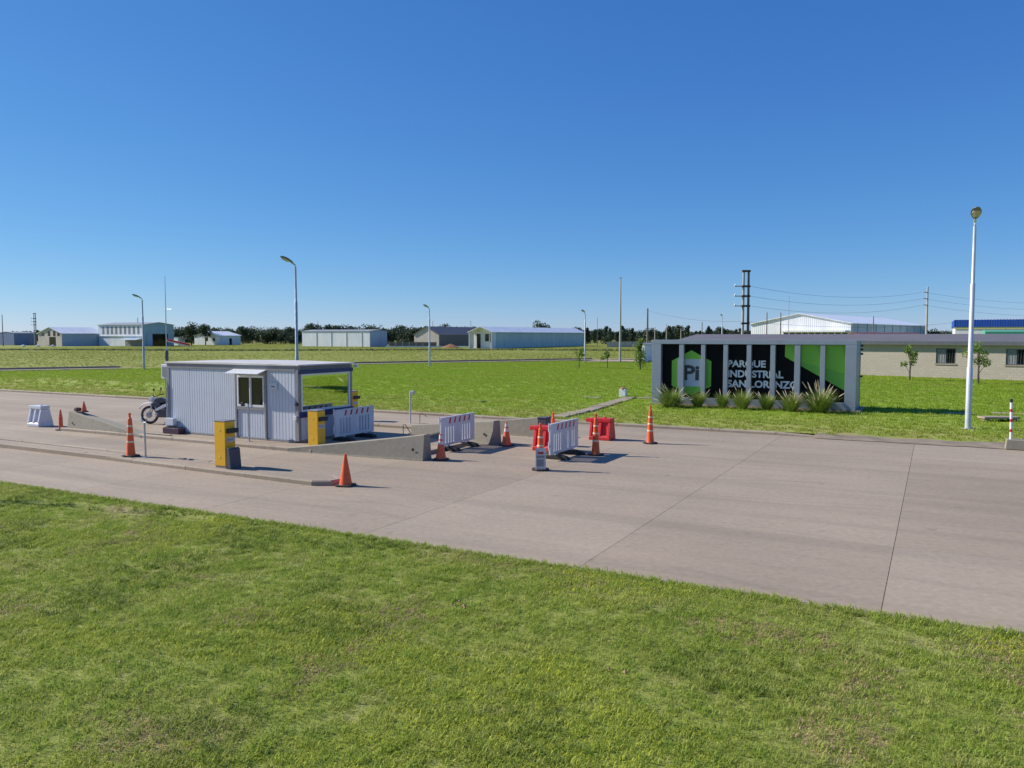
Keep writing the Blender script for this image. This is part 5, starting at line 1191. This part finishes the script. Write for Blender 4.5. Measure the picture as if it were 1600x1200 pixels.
dk.f = [(2 * i, 2 * i + 2, 2 * i + 3, 2 * i + 1) for i in range(89)]
DT = [tuft('tuft_i', M_leaf, 14, 0.55, 0.45, 0.03, 33)]
grass_layer('ditch_reeds', 'dark line of rank grass along the ditch in the field', dk, DT, 2.2, 0.6, 1.2, 61, 0.1, 0.5)

# straw clumps, darker rank tufts and soil clods scattered through the near turf
M_straw = leaf_mat('straw', (0.40, 0.27, 0.14), (0.66, 0.51, 0.29))
M_rank = leaf_mat('rank_blade', (0.15, 0.205, 0.018), (0.27, 0.33, 0.04))
M_lime = leaf_mat('lime_blade', (0.42, 0.48, 0.03), (0.58, 0.60, 0.07))
nv = (frange(-34, 16, 0.25), frange(-1, NEAR_EDGE - 0.1, 0.25))
def blotch(sc, thr, seed): return lambda u, v: in_view(u, v) and mnoise.noise(Vector((u * sc, v * sc, seed))) > thr
grass_layer('straw_clumps', 'dry straw coloured patches in the foreground turf', patch(*nv, near_z, blotch(0.8, 0.27, 11.0)), [tuft('tuft_s', M_straw, 22, 0.045, 0.09, 0.0038, 71)], 210, 0.6, 1.3, 71, 1.6, 0.1)
grass_layer('rank_clumps', 'darker rank tufts in the foreground turf', patch(*nv, near_z, blotch(0.55, 0.22, 25.0)), [tuft('tuft_r', M_rank, 26, 0.105, 0.07, 0.0038, 72)], 60, 0.6, 1.25, 81, 1.2, 0.1)
grass_layer('lime_clumps', 'yellow green flushes in the foreground turf', patch(*nv, near_z, blotch(0.4, 0.16, 40.0)), [tuft('tuft_l', M_lime, 20, 0.06, 0.09, 0.0034, 73)], 190, 0.6, 1.3, 91, 1.0, 0.2)
rnd = random.Random(5); mb = MB(); spots = []
for i in range(34):
    u, v = rnd.uniform(-24, 6), rnd.uniform(2.5, NEAR_EDGE - 0.25)
    spots += [(u + rnd.gauss(0, 0.10), v + rnd.gauss(0, 0.07), rnd.uniform(0.010, 0.032)) for _ in range(rnd.randint(1, 6))]
for u, v, r_ in spots:
    x, y, z = W(u, v, near_z(u, v) + r_ * 0.3 + 0.01); k = len(mb.v)
    for dx, dy, dz in ((1, 0, 0), (-1, 0, 0), (0, 1, 0), (0, -1, 0), (0, 0, 0.8), (0, 0, -0.8)):
        mb.v.append((x + dx * r_ * rnd.uniform(.7, 1.4), y + dy * r_ * rnd.uniform(.7, 1.4), z + dz * r_))
    mb.f += [(k + a, k + b, k + c) for a, b, c in ((0, 2, 4), (2, 1, 4), (1, 3, 4), (3, 0, 4), (2, 0, 5), (1, 2, 5), (3, 1, 5), (0, 3, 5))]
tag(mb.build('soil_clods', plain('clod_soil', (0.33, 0.21, 0.11), 0.95, 0, 0.3, 8), fix=False), 'small brown soil clods strewn over the foreground turf', 'soil', None, 'stuff')
